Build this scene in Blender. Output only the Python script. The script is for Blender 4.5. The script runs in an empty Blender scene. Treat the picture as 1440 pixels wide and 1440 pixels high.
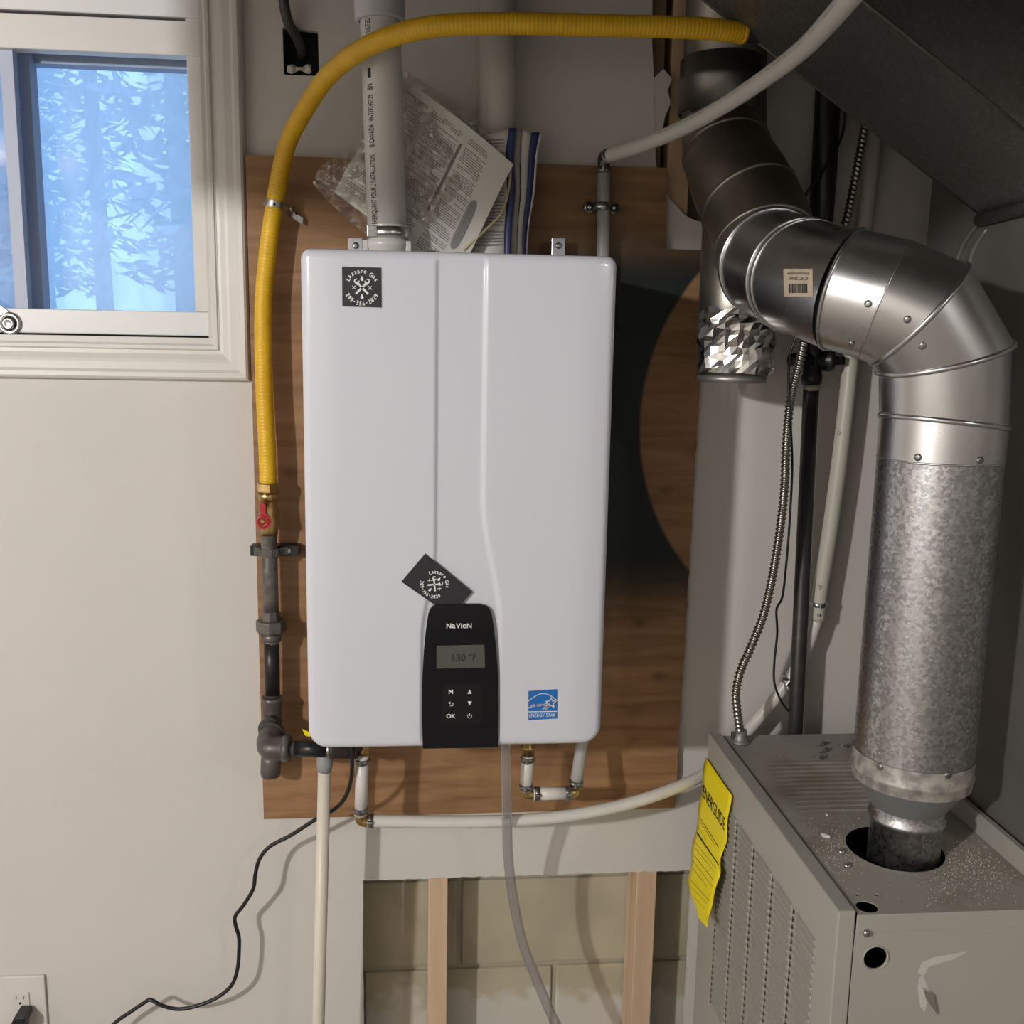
import bpy, bmesh, math, random
from mathutils import Vector, Matrix, noise
from mathutils.geometry import tessellate_polygon
random.seed(7)
PI = math.pi
V3 = Vector
# ------------------------------------------------------------------ camera
FPX, DIST, CAMZ = 1400.0, 1.78, 1.65
pit, yaw, rol = math.radians(9.65), math.radians(5.25), math.radians(1.07)
fw = V3((math.sin(yaw)*math.cos(pit), math.cos(yaw)*math.cos(pit), -math.sin(pit)))
rt0 = V3((math.cos(yaw), -math.sin(yaw), 0)); up0 = rt0.cross(fw)
rt = math.cos(rol)*rt0 + math.sin(rol)*up0
up = math.cos(rol)*up0 - math.sin(rol)*rt0
CAM = V3((0, -DIST, CAMZ))
cam_data = bpy.data.cameras.new('camera'); cam_ob = bpy.data.objects.new('camera', cam_data)
bpy.context.scene.collection.objects.link(cam_ob)
M = Matrix.Identity(4)
for i in range(3):
    M[i][0] = rt[i]; M[i][1] = up[i]; M[i][2] = -fw[i]; M[i][3] = CAM[i]
cam_ob.matrix_world = M
cam_data.sensor_width = 36; cam_data.lens = 36*FPX/1440; cam_data.clip_start = 0.02; cam_data.clip_end = 200
sc = bpy.context.scene; sc.camera = cam_ob
sc.view_settings.view_transform = 'Standard'; sc.view_settings.look = 'None'
sc.view_settings.gamma = 1; sc.view_settings.use_curve_mapping = False
sc.view_settings.exposure = 0.0
# world: cold overcast daylight seen through the window
w = bpy.data.worlds.new('sky'); sc.world = w; w.use_nodes = True
wb = w.node_tree.nodes['Background']; wb.inputs[0].default_value = (0.42, 0.68, 1.0, 1); wb.inputs[1].default_value = 2.7
# ceiling lamps of the room (their globes are built further down)
LAMPS = [((-2.0, -2.85, 2.22), 232, (1.0, 0.975, 0.95)), ((1.45, -2.6, 2.16), 18, (1.0, 0.97, 0.94))]
for lp, pw, lc in LAMPS:
    ld = bpy.data.lights.new('ceiling_bulb', 'POINT'); ld.energy = pw; ld.color = lc; ld.shadow_soft_size = 0.06
    lo = bpy.data.objects.new('ceiling_bulb', ld); lo.location = lp; sc.collection.objects.link(lo)

def ray(px, py): return fw + rt*((px-720)/FPX) + up*((720-py)/FPX)
def P(px, py, Y):
    d = ray(px, py); return CAM + d*((Y-CAM.y)/d.y)
def PX(px, py, X):
    d = ray(px, py); return CAM + d*((X-CAM.x)/d.x)
def PZ(px, py, Z):
    d = ray(px, py); return CAM + d*((Z-CAM.z)/d.z)
def PP(l): return [P(*q) for q in l]

# ------------------------------------------------------------------ materials
def _nt(name):
    m = bpy.data.materials.new(name); m.use_nodes = True
    return m, m.node_tree, m.node_tree.nodes['Principled BSDF']
def L(nt, a, b): nt.links.new(a, b)
def pm(name, col, rough=0.5, metal=0.0, col2=None, scale=20.0, stretch=(1,1,1), bump=0.0, bscale=None, coat=0.0, detail=4, lo=0.35, hi=0.65, rough2=None, kind='noise', trans=0.0, spec=0.5):
    m, nt, b = _nt(name)
    b.inputs['Base Color'].default_value = (*col, 1); b.inputs['Roughness'].default_value = rough
    b.inputs['Metallic'].default_value = metal; b.inputs['Coat Weight'].default_value = coat
    b.inputs['Specular IOR Level'].default_value = spec
    b.inputs['Transmission Weight'].default_value = trans
    tc = nt.nodes.new('ShaderNodeTexCoord'); mp = nt.nodes.new('ShaderNodeMapping'); mp.inputs['Scale'].default_value = stretch
    L(nt, tc.outputs['Object'], mp.inputs[0])
    if col2 or rough2 is not None:
        if kind == 'noise':
            n = nt.nodes.new('ShaderNodeTexNoise'); n.inputs['Scale'].default_value = scale; n.inputs['Detail'].default_value = detail; o = n.outputs['Fac']
        else:
            n = nt.nodes.new('ShaderNodeTexVoronoi'); n.inputs['Scale'].default_value = scale
            s = nt.nodes.new('ShaderNodeSeparateColor'); L(nt, n.outputs['Color'], s.inputs[0]); o = s.outputs[0]
            nd = nt.nodes.new('ShaderNodeTexNoise'); nd.inputs['Scale'].default_value = scale*.8
            mx = nt.nodes.new('ShaderNodeVectorMath'); mx.operation = 'MULTIPLY_ADD'
            L(nt, nd.outputs['Color'], mx.inputs[0]); mx.inputs[1].default_value = (.9/scale,)*3; L(nt, mp.outputs[0], mx.inputs[2]); L(nt, mp.outputs[0], nd.inputs[0])
            L(nt, mx.outputs[0], n.inputs[0])
        if kind == 'noise': L(nt, mp.outputs[0], n.inputs[0])
        r = nt.nodes.new('ShaderNodeMapRange'); r.inputs[1].default_value = lo; r.inputs[2].default_value = hi; L(nt, o, r.inputs[0])
        if col2:
            x = nt.nodes.new('ShaderNodeMix'); x.data_type = 'RGBA'; x.inputs[6].default_value = (*col, 1); x.inputs[7].default_value = (*col2, 1)
            L(nt, r.outputs[0], x.inputs[0]); L(nt, x.outputs[2], b.inputs['Base Color'])
        if rough2 is not None:
            y = nt.nodes.new('ShaderNodeMapRange'); y.inputs[3].default_value = rough; y.inputs[4].default_value = rough2
            L(nt, r.outputs[0], y.inputs[0]); L(nt, y.outputs[0], b.inputs['Roughness'])
    if bump:
        n2 = nt.nodes.new('ShaderNodeTexNoise'); n2.inputs['Scale'].default_value = bscale or scale; n2.inputs['Detail'].default_value = 5
        L(nt, mp.outputs[0], n2.inputs[0]); bp = nt.nodes.new('ShaderNodeBump'); bp.inputs['Strength'].default_value = bump; bp.inputs['Distance'].default_value = 0.002
        L(nt, n2.outputs['Fac'], bp.inputs['Height']); L(nt, bp.outputs[0], b.inputs['Normal'])
    return m
wall_m = pm('painted drywall', (.63,.605,.57), .75, col2=(.61,.585,.55), scale=3, bump=.12, bscale=220)
gyp = pm('gypsum edge', (.6,.58,.54), .9, bump=.6, bscale=150)
trim_m = pm('white trim paint', (.67,.645,.605), .4, bump=.05, bscale=40)
vinyl_m = pm('window vinyl', (.72,.72,.72), .35)
block_m = pm('painted concrete block', (.50,.45,.33), .85, col2=(.42,.38,.28), scale=9, bump=.5, bscale=120)
mortar_m = pm('mortar', (.40,.37,.29), .95, bump=.8, bscale=80)
stud_m = pm('spruce stud', (.66,.50,.34), .65, col2=(.55,.38,.24), scale=14, stretch=(2,2,.12), bump=.2, bscale=60)
heater_m = pm('white enamel', (.65,.665,.73), .17, coat=.35)
panel_m = pm('black gloss plastic', (.008,.008,.010), .07, spec=.28)
key_m = pm('black keypad', (.012,.012,.013), .15, spec=.3)
lcd_m = pm('lcd glass', (.085,.09,.078), .15)
lcd_ink = pm('lcd ink', (.03,.033,.03), .3)
white_ink = pm('white print', (.8,.8,.78), .5)
black_ink = pm('black print', (.015,.015,.015), .6)
sticker_m = pm('charcoal vinyl sticker', (.022,.022,.028), .4)
blue_m = pm('blue sticker', (.015,.15,.48), .35)
brass_m = pm('brass', (.62,.44,.19), .3, 1.0, col2=(.42,.28,.11), scale=60)
iron_m = pm('black iron', (.15,.14,.13), .42, .4, col2=(.085,.08,.075), scale=30, bump=.25, bscale=200)
iron2_m = pm('scuffed iron nipple', (.22,.21,.19), .5, .4, col2=(.09,.08,.07), scale=40, bump=.3, bscale=90)
coat_m = pm('coated black pipe', (.018,.019,.021), .38, .2)
galv_m = pm('shiny sheet steel', (.66,.665,.67), .24, 1.0, col2=(.54,.54,.54), scale=7, stretch=(1,1,1), rough2=.33, bump=.03, bscale=30)
dull_galv = pm('weathered sheet steel', (.46,.44,.39), .38, 1.0, col2=(.30,.28,.24), scale=9, rough2=.5, bump=.06, bscale=40)
spang_m = pm('spangled galvanised steel', (.30,.305,.31), .42, 1.0, col2=(.62,.63,.64), scale=240, kind='v', lo=.15, hi=1.0, rough2=.25, bump=.15, bscale=130)
duct_m = pm('galvanised duct', (.16,.165,.155), .42, .7, col2=(.22,.225,.215), scale=240, kind='v', lo=.5, hi=1.0, rough2=.33)
plen_m = pm('plenum steel', (.24,.235,.215), .5, .6, col2=(.19,.185,.17), scale=6)
zinc_m = pm('zinc', (.62,.63,.62), .3, 1.0, col2=(.4,.4,.4), scale=80)
foil_m = pm('aluminium foil', (.82,.81,.80), .17, 1.0)
pvc_m = pm('white pvc', (.66,.65,.62), .28)
pvc2_m = pm('cream cpvc', (.72,.67,.57), .4)
pvcgrey = pm('grey pvc fitting', (.30,.31,.31), .45)
pex_m = pm('white pex', (.66,.64,.60), .33)
pexg_m = pm('grey pex', (.40,.40,.385), .4)
ring_m = pm('crimp ring', (.34,.34,.33), .38, .9, col2=(.2,.2,.2), scale=90)
hose_m = pm('yellow coated gas tube', (.78,.47,.012), .42, col2=(.70,.40,.01), scale=30)
furn_m = pm('furnace enamel', (.36,.35,.315), .38, col2=(.34,.33,.295), scale=5)
furntop_m = pm('dusty furnace top', (.33,.315,.28), .62, col2=(.22,.18,.14), scale=9, detail=8, lo=.52, hi=.72, bump=.1, bscale=150)
dark_m = pm('dark hollow', (.006,.006,.006), .9)
cord_m = pm('black cord', (.012,.012,.013), .4)
red_m = pm('red handle paint', (.42,.02,.03), .35)
yel_m = pm('yellow tag card', (.86,.72,.0), .5)
paper_m = pm('booklet paper', (.78,.76,.71), .7, bump=.1, bscale=20)
navy_m = pm('navy cover', (.035,.045,.16), .4)
grey_ink = pm('grey print', (.22,.22,.22), .7)
lbl_m = pm('aged paper label', (.50,.42,.33), .6, col2=(.42,.34,.25), scale=60)
dust_m = pm('plaster crumbs', (.52,.46,.38), .9)
torn_m = pm('torn board', (.30,.20,.13), .9, bump=.8, bscale=60)
bark_m = pm('frosted bark', (.32,.36,.42), .9)
snow_m = pm('snowy ground', (.8,.82,.85), .9)
glow_m, nt, b = _nt('lamp globe glass'); b.inputs['Emission Color'].default_value = (1,.93,.86,1); b.inputs['Emission Strength'].default_value = 12

def plywood():
    m, nt, b = _nt('plywood'); N = nt.nodes.new
    b.inputs['Roughness'].default_value = .62
    tc = N('ShaderNodeTexCoord'); mp = N('ShaderNodeMapping'); mp.inputs['Scale'].default_value = (1.0, 1, 9)
    L(nt, tc.outputs['Object'], mp.inputs[0])
    n = N('ShaderNodeTexNoise'); n.inputs['Scale'].default_value = 5; n.inputs['Detail'].default_value = 8; n.inputs['Distortion'].default_value = .6; L(nt, mp.outputs[0], n.inputs[0])
    r = N('ShaderNodeValToRGB'); e = r.color_ramp.elements; e[0].position = .3; e[0].color = (.21,.105,.045,1); e[1].position = .72; e[1].color = (.38,.215,.10,1)
    L(nt, n.outputs['Fac'], r.inputs[0])
    # knots
    v = N('ShaderNodeTexVoronoi'); v.inputs['Scale'].default_value = 7; mp2 = N('ShaderNodeMapping'); mp2.inputs['Scale'].default_value = (1, 1, 1.5)
    L(nt, tc.outputs['Object'], mp2.inputs[0]); L(nt, mp2.outputs[0], v.inputs[0])
    k = N('ShaderNodeMapRange'); k.inputs[1].default_value = .05; k.inputs[2].default_value = .14; k.inputs[3].default_value = .75; k.inputs[4].default_value = 0; L(nt, v.outputs['Distance'], k.inputs[0])
    x = N('ShaderNodeMix'); x.data_type = 'RGBA'; x.inputs[7].default_value = (.16,.08,.035,1); L(nt, k.outputs[0], x.inputs[0]); L(nt, r.outputs[0], x.inputs[6])
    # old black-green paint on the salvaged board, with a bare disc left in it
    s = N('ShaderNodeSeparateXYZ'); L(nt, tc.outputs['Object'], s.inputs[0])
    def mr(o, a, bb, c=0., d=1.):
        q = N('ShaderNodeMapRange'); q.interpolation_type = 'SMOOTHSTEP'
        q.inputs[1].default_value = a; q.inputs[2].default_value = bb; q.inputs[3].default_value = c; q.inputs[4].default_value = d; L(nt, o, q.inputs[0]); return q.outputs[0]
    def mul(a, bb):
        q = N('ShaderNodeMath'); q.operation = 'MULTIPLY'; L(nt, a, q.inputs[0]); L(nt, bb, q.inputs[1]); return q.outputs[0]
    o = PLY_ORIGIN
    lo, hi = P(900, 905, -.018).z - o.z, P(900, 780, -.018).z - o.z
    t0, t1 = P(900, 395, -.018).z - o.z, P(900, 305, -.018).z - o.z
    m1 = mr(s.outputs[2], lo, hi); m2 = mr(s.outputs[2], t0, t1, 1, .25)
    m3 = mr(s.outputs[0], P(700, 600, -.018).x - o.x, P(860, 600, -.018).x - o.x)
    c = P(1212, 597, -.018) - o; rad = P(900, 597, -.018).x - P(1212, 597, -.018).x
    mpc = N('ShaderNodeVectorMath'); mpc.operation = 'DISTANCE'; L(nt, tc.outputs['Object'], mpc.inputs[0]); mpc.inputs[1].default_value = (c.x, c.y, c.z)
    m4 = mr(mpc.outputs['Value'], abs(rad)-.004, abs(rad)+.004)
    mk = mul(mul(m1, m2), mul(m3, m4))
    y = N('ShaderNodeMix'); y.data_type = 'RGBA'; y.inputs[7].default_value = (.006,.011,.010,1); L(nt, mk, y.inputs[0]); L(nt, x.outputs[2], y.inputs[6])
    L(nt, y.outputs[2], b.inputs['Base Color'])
    bp = N('ShaderNodeBump'); bp.inputs['Strength'].default_value = .15; bp.inputs['Distance'].default_value = .002; L(nt, n.outputs['Fac'], bp.inputs['Height']); L(nt, bp.outputs[0], b.inputs['Normal'])
    return m

def film_glass():
    m, nt, b = _nt('dirty window glass'); N = nt.nodes.new; nt.nodes.remove(b)
    out = nt.nodes['Material Output']
    t = N('ShaderNodeBsdfTransparent'); t.inputs[0].default_value = (.93,.97,1,1)
    d = N('ShaderNodeBsdfTranslucent'); d.inputs[0].default_value = (.80,.86,.97,1)
    g = N('ShaderNodeBsdfGlossy'); g.inputs['Roughness'].default_value = .03
    tc = N('ShaderNodeTexCoord'); mp = N('ShaderNodeMapping'); mp.inputs['Scale'].default_value = (1,1,.5); L(nt, tc.outputs['Object'], mp.inputs[0])
    n = N('ShaderNodeTexNoise'); n.inputs['Scale'].default_value = 14; n.inputs['Detail'].default_value = 6; n.inputs['Distortion'].default_value = 1.0; L(nt, mp.outputs[0], n.inputs[0])
    r = N('ShaderNodeMapRange'); r.inputs[1].default_value = .3; r.inputs[2].default_value = .7; r.inputs[3].default_value = .62; r.inputs[4].default_value = .42; L(nt, n.outputs['Fac'], r.inputs[0])
    x = N('ShaderNodeMixShader'); L(nt, r.outputs[0], x.inputs[0]); L(nt, t.outputs[0], x.inputs[1]); L(nt, d.outputs[0], x.inputs[2])
    f = N('ShaderNodeFresnel'); y = N('ShaderNodeMixShader'); L(nt, f.outputs[0], y.inputs[0]); L(nt, x.outputs[0], y.inputs[1]); L(nt, g.outputs[0], y.inputs[2])
    L(nt, y.outputs[0], out.inputs[0]); return m
def thin_plastic(name, tint, glossf, base=0.05, rough=.12, white=0.0):
    m, nt, b = _nt(name); N = nt.nodes.new; nt.nodes.remove(b); out = nt.nodes['Material Output']
    t = N('ShaderNodeBsdfTransparent'); t.inputs[0].default_value = (*tint, 1)
    g = N('ShaderNodeBsdfGlossy'); g.inputs['Roughness'].default_value = rough
    lw = N('ShaderNodeLayerWeight'); lw.inputs[0].default_value = .5
    mr = N('ShaderNodeMapRange'); mr.inputs[3].default_value = base; mr.inputs[4].default_value = glossf; L(nt, lw.outputs['Facing'], mr.inputs[0])
    d = N('ShaderNodeBsdfDiffuse'); d.inputs[0].default_value = (.75,.72,.72,1)
    a = N('ShaderNodeMixShader'); a.inputs[0].default_value = white; L(nt, t.outputs[0], a.inputs[1]); L(nt, d.outputs[0], a.inputs[2])
    x = N('ShaderNodeMixShader'); L(nt, mr.outputs[0], x.inputs[0]); L(nt, a.outputs[0], x.inputs[1]); L(nt, g.outputs[0], x.inputs[2])
    L(nt, x.outputs[0], out.inputs[0]); return m
glass_m = film_glass()
bag_m = thin_plastic('clear bag plastic', (.97,.96,.95), .5, .12, .16, .12)
vinylhose_m = thin_plastic('clear vinyl hose', (.80,.79,.82), .6, .08, .12, .16)
def frost():
    m, nt, b = _nt('frosted needles'); b.inputs['Base Color'].default_value = (.36,.42,.50,1); b.inputs['Roughness'].default_value = .9
    return m
frost_m = frost()
def eff_block():
    m = block_m.copy(); m.name = 'block with white salts'; nt = m.node_tree; N = nt.nodes.new
    b = nt.nodes['Principled BSDF']; src = b.inputs['Base Color'].links[0].from_socket
    tc = N('ShaderNodeTexCoord'); s = N('ShaderNodeSeparateXYZ'); L(nt, tc.outputs['Object'], s.inputs[0])
    n = N('ShaderNodeTexNoise'); n.inputs['Scale'].default_value = 14; n.inputs['Detail'].default_value = 8; L(nt, tc.outputs['Object'], n.inputs[0])
    a = N('ShaderNodeMath'); a.operation = 'MULTIPLY_ADD'; a.inputs[1].default_value = -.22; L(nt, n.outputs['Fac'], a.inputs[0]); L(nt, s.outputs[2], a.inputs[2])
    r = N('ShaderNodeMapRange'); z0 = P(700, 1405, .105).z
    r.inputs[1].default_value = z0 - .09; r.inputs[2].default_value = z0 - .12; r.inputs[3].default_value = 0; r.inputs[4].default_value = .85; L(nt, a.outputs[0], r.inputs[0])
    x = N('ShaderNodeMix'); x.data_type = 'RGBA'; x.inputs[7].default_value = (.62,.60,.55,1); L(nt, r.outputs[0], x.inputs[0]); L(nt, src, x.inputs[6]); L(nt, x.outputs[2], b.inputs['Base Color'])
    return m
salt_m = eff_block()

# ------------------------------------------------------------------ builders
ORG = {}
def link(o): sc.collection.objects.link(o); return o
def tag(o, label=None, cat=None, group=None, kind=None):
    if label: o['label'] = label
    if cat: o['category'] = cat
    if group: o['group'] = group
    if kind: o['kind'] = kind
    return o
def thing(name, label, cat, loc, group=None):
    o = bpy.data.objects.new(name, None); o.empty_display_size = .05; link(o); o.location = loc; ORG[o.name] = V3(loc)
    return tag(o, label, cat, group)
class MB:
    def __init__(s): s.v = []; s.f = []; s.sm = []
    def add(s, vs, fs, smooth=False):
        k = len(s.v); s.v += [V3(q) for q in vs]; s.f += [tuple(i+k for i in f) for f in fs]; s.sm += [smooth]*len(fs); return s
    def box(s, a, b):
        x0,y0,z0 = a; x1,y1,z1 = b
        return s.add([(x0,y0,z0),(x1,y0,z0),(x1,y1,z0),(x0,y1,z0),(x0,y0,z1),(x1,y0,z1),(x1,y1,z1),(x0,y1,z1)],
            [(0,3,2,1),(4,5,6,7),(0,1,5,4),(1,2,6,5),(2,3,7,6),(3,0,4,7)])
    def bbox(s, a, b, r=.002):   # bevelled box
        bm = bmesh.new(); bmesh.ops.create_cube(bm, size=1)
        a = V3(a); b = V3(b); c = (a+b)/2; d = b-a
        for v in bm.verts: v.co = V3((v.co.x*d.x, v.co.y*d.y, v.co.z*d.z)) + c
        bmesh.ops.bevel(bm, geom=bm.edges[:], offset=r, segments=2, affect='EDGES', profile=.5)
        s.add([v.co.copy() for v in bm.verts], [[l.vert.index for l in f.loops] for f in bm.faces]); bm.free(); return s
    def poly(s, pts, off):      # closed planar outline extruded by vector
        n = len(pts); pts = [V3(p) for p in pts]; off = V3(off)
        t = tessellate_polygon([pts])
        return s.add(pts + [p+off for p in pts], [tuple(q) for q in t] + [tuple(i+n for i in reversed(q)) for q in t] + [(i, (i+1)%n, (i+1)%n+n, i+n) for i in range(n)])
    def holed(s, loops, off):
        loops = [[V3(p) for p in l] for l in loops]; flat = [p for l in loops for p in l]; n = len(flat); off = V3(off)
        t = tessellate_polygon(loops); fs = [tuple(q) for q in t] + [tuple(i+n for i in reversed(q)) for q in t]; k = 0
        for l in loops:
            m = len(l); fs += [(k+i, k+(i+1)%m, k+(i+1)%m+n, k+i+n) for i in range(m)]; k += m
        return s.add(flat + [p+off for p in flat], fs)
    def tube(s, pts, r, seg=16, cap=True, rf=None, hollow=False):
        pts = [V3(p) for p in pts]; n = len(pts); T = []
        for i in range(n):
            a = pts[max(i-1,0)]; b = pts[min(i+1,n-1)]; T.append((b-a).normalized())
        u = T[0].orthogonal().normalized(); vs = []; L0 = 0
        for i in range(n):
            if i: L0 += (pts[i]-pts[i-1]).length
            u = (u - T[i]*u.dot(T[i])).normalized(); w_ = T[i].cross(u)
            rr = r[i] if isinstance(r, (list, tuple)) else r
            for k in range(seg):
                a = 2*PI*k/seg; q = rr if rf is None else rf(rr, L0, a)
                vs.append(pts[i] + (u*math.cos(a) + w_*math.sin(a))*q)
        fs = [(i*seg+k, i*seg+(k+1)%seg, (i+1)*seg+(k+1)%seg, (i+1)*seg+k) for i in range(n-1) for k in range(seg)]
        s.add(vs, fs, True)
        if cap:
            k0 = len(s.v)-len(vs)
            s.f += [tuple(k0+i for i in reversed(range(seg))), tuple(k0+(n-1)*seg+i for i in range(seg))]; s.sm += [False, False]
        return s
    def lathe(s, c, ax, prof, seg=32, closed=False, noise_amp=0):
        c = V3(c); ax = V3(ax).normalized(); u = ax.orthogonal().normalized(); w_ = ax.cross(u); vs = []
        for h, r in prof:
            for k in range(seg):
                a = 2*PI*k/seg; vs.append(c + ax*h + (u*math.cos(a)+w_*math.sin(a))*r)
        n = len(prof); fs = [(i*seg+k, i*seg+(k+1)%seg, (i+1)*seg+(k+1)%seg, (i+1)*seg+k) for i in range(n-1) for k in range(seg)]
        s.add(vs, fs, seg > 10)
        k0 = len(s.v)-len(vs)
        if closed:
            s.f += [tuple(k0+i for i in reversed(range(seg))), tuple(k0+(n-1)*seg+i for i in range(seg))]; s.sm += [False, False]
        return s
    def grid(s, fn, nu, nv, smooth=True):
        vs = [fn(i/nu, j/nv) for j in range(nv+1) for i in range(nu+1)]
        fs = [(j*(nu+1)+i, j*(nu+1)+i+1, (j+1)*(nu+1)+i+1, (j+1)*(nu+1)+i) for j in range(nv) for i in range(nu)]
        return s.add(vs, fs, smooth)
    def build(s, name, mat, parent=None, label=None, mats=None, base=None, flip=True):
        if parent is not None: o = ORG[parent.name]
        else:
            if base is not None: o = V3(base)
            else:
                xs = [v.x for v in s.v]; ys = [v.y for v in s.v]; zs = [v.z for v in s.v]
                o = V3(((min(xs)+max(xs))/2, (min(ys)+max(ys))/2, min(zs)))
        me = bpy.data.meshes.new(name); me.from_pydata([v-o for v in s.v], [], s.f); me.validate(); me.update()
        if len(me.polygons) == len(s.sm): me.polygons.foreach_set('use_smooth', s.sm)
        if flip:
            bm = bmesh.new(); bm.from_mesh(me); bmesh.ops.recalc_face_normals(bm, faces=bm.faces[:]); bm.to_mesh(me); bm.free()
        me.materials.append(mat)
        ob = link(bpy.data.objects.new(name, me))
        if parent is not None: ob.parent = parent
        else: ob.location = o
        ORG[ob.name] = o
        if label: ob['label'] = label
        if name in ('print','small_print','lettering','louver_slots','readout','brand_lettering','key_symbols','heading_lettering'): ob['kind'] = 'stuff'
        return ob
def smoothp(pts, n=8):
    pts = [V3(p) for p in pts]; q = [2*pts[0]-pts[1]] + pts + [2*pts[-1]-pts[-2]]; out = []
    for i in range(1, len(q)-2):
        a,b,c,d = q[i-1:i+3]
        for k in range(n):
            t = k/n; out.append(.5*((2*b)+(c-a)*t+(2*a-5*b+4*c-d)*t*t+(3*b-a-3*c+d)*t**3))
    return out + [pts[-1]]
def resample(pts, step):
    out = [pts[0]]; acc = 0
    for a, b in zip(pts, pts[1:]):
        l = (b-a).length; t = step-acc
        while t <= l: out.append(a+(b-a)*(t/l)); t += step
        acc = (acc+l) % step
    return out
_tx = {}
def text_geo(txt, size):
    key = (txt, size)
    if key in _tx: return _tx[key]
    cu = bpy.data.curves.new('t', 'FONT'); cu.body = txt; cu.size = size; cu.resolution_u = 2
    ob = bpy.data.objects.new('t', cu); me = ob.to_mesh()
    vs = [v.co.copy() for v in me.vertices]; fs = [tuple(p.vertices) for p in me.polygons]; ob.to_mesh_clear()
    bpy.data.objects.remove(ob); bpy.data.curves.remove(cu)
    _tx[key] = (vs, fs); return vs, fs
def text_on(mb, txt, size, fn, cx=0, cy=0, sx=1.0, center=True, bold=0):
    vs, fs = text_geo(txt, size)
    if not vs: return
    x0 = min(v.x for v in vs); x1 = max(v.x for v in vs); y0 = min(v.y for v in vs); y1 = max(v.y for v in vs)
    ox = (x0+x1)/2 if center else x0; oy = (y0+y1)/2 if center else 0
    offs = [(0,0)] if not bold else [(0,0),(bold,0),(-bold,0),(0,bold)]
    for i,(bx,by) in enumerate(offs):
        mb.add([fn((v.x-ox)*sx+cx+bx, v.y-oy+cy+by) + V3((0,-.00008*i,0)) for v in vs], fs)
def arc_text(mb, txt, size, fn, cx, cy, R, a0, a1, top=True, sx=.9, bold=0):
    n = len(txt)
    for i, ch in enumerate(txt):
        if ch == ' ': continue
        a = a0 + (a1-a0)*(i/(n-1)); rr = R
        px, py = cx+rr*math.cos(a), cy+rr*math.sin(a); th = a-PI/2 if top else a+PI/2
        c, s_ = math.cos(th), math.sin(th)
        text_on(mb, ch, size, lambda x, y: fn(px+x*c-y*s_, py+x*s_+y*c), sx=sx, bold=bold)
def plane_fn(o, u, v):
    o = V3(o); u = V3(u); v = V3(v); return lambda x, y: o+u*x+v*y
def screw(name, c, ax, r, mat, parent, h=.002):
    m = MB(); ax = V3(ax).normalized(); m.lathe(c, ax, [(0,r),(h*.6,r),(h,r*.6),(h*.9,0.0001)], 12, True)
    u = ax.orthogonal().normalized()*r*.6; w_ = ax.cross(u.normalized())*r*.14
    p = V3(c)+ax*(h+.0003)
    m.add([p-u-w_, p+u-w_, p+u+w_, p-u+w_], [(0,1,2,3)])
    return m.build(name, mat, parent)

# ================================================================== ROOM SHELL
CEIL = 2.42
XL, XR, YB = -3.3, 2.0, -4.6
# back wall drywall with openings
o_win = [(P(-900,485,0).x, 0, P(298,482,0).z), (P(294,485,0).x, 0, P(298,482,0).z), (P(294,485,0).x, 0, P(298,482,0).z+.72), (P(-900,485,0).x, 0, P(298,482,0).z+.72)]
def rough_edge(a, b, n, amp):
    a = V3(a); b = V3(b); d = (b-a).normalized(); nrm = V3((-d.z, 0, d.x)); out = [a]
    for i in range(1, n): out.append(a+(b-a)*(i/n)+nrm*random.uniform(-amp, amp))
    return out
c1, c2 = P(510,1238,0), P(974,1224,0); c3 = V3((P(974,1224,0).x, 0, .12)); c4 = V3((P(511,1440,0).x, 0, .12))
cut = rough_edge(c1, c2, 60, .0012) + rough_edge(c2, c3, 20, .001) + rough_edge(c3, c4, 4, .001) + rough_edge(c4, c1, 50, .001)
vent_px = [(918,-110),(917,60),(919,100),(922,230),(934,262),(942,280),(952,290),(962,302),(975,309),(990,313),(1010,316),(1040,312),(1070,300),(1082,270),(1078,160),(1080,-110)]
hole_v = [P(x, y, 0) for x, y in vent_px]
boxh = [P(397,38,0), P(447,44,0), P(449,107,0), P(399,105,0)]
outer = [(XL,0,0),(1.35,0,0),(1.35,0,CEIL),(XL,0,CEIL)]
wb_ = MB().holed([outer, o_win, cut, hole_v, boxh], (0,.0127,0)).build('wall_back', wall_m); tag(wb_, kind='structure')
# studs behind the drywall (children of the wall)
def stud(x0, x1, z0=.02, z1=CEIL, y0=.014, y1=.10): return MB().bbox((x0,y0,z0),(x1,y1,z1),.002).build('stud', stud_m, wb_)
sx0 = P(602,1300,.014).x; stud(sx0, sx0+.038)
sx1 = P(893,1300,.014).x; stud(sx1, sx1+.040)
stud(sx1+.41, sx1+.448); stud(sx0-.406, sx0-.368, z1=1.45)
MB().box((P(-900,0,.02).x, .014, 2.31), (sx0+.4, .10, CEIL)).build('header', stud_m, wb_)
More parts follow.
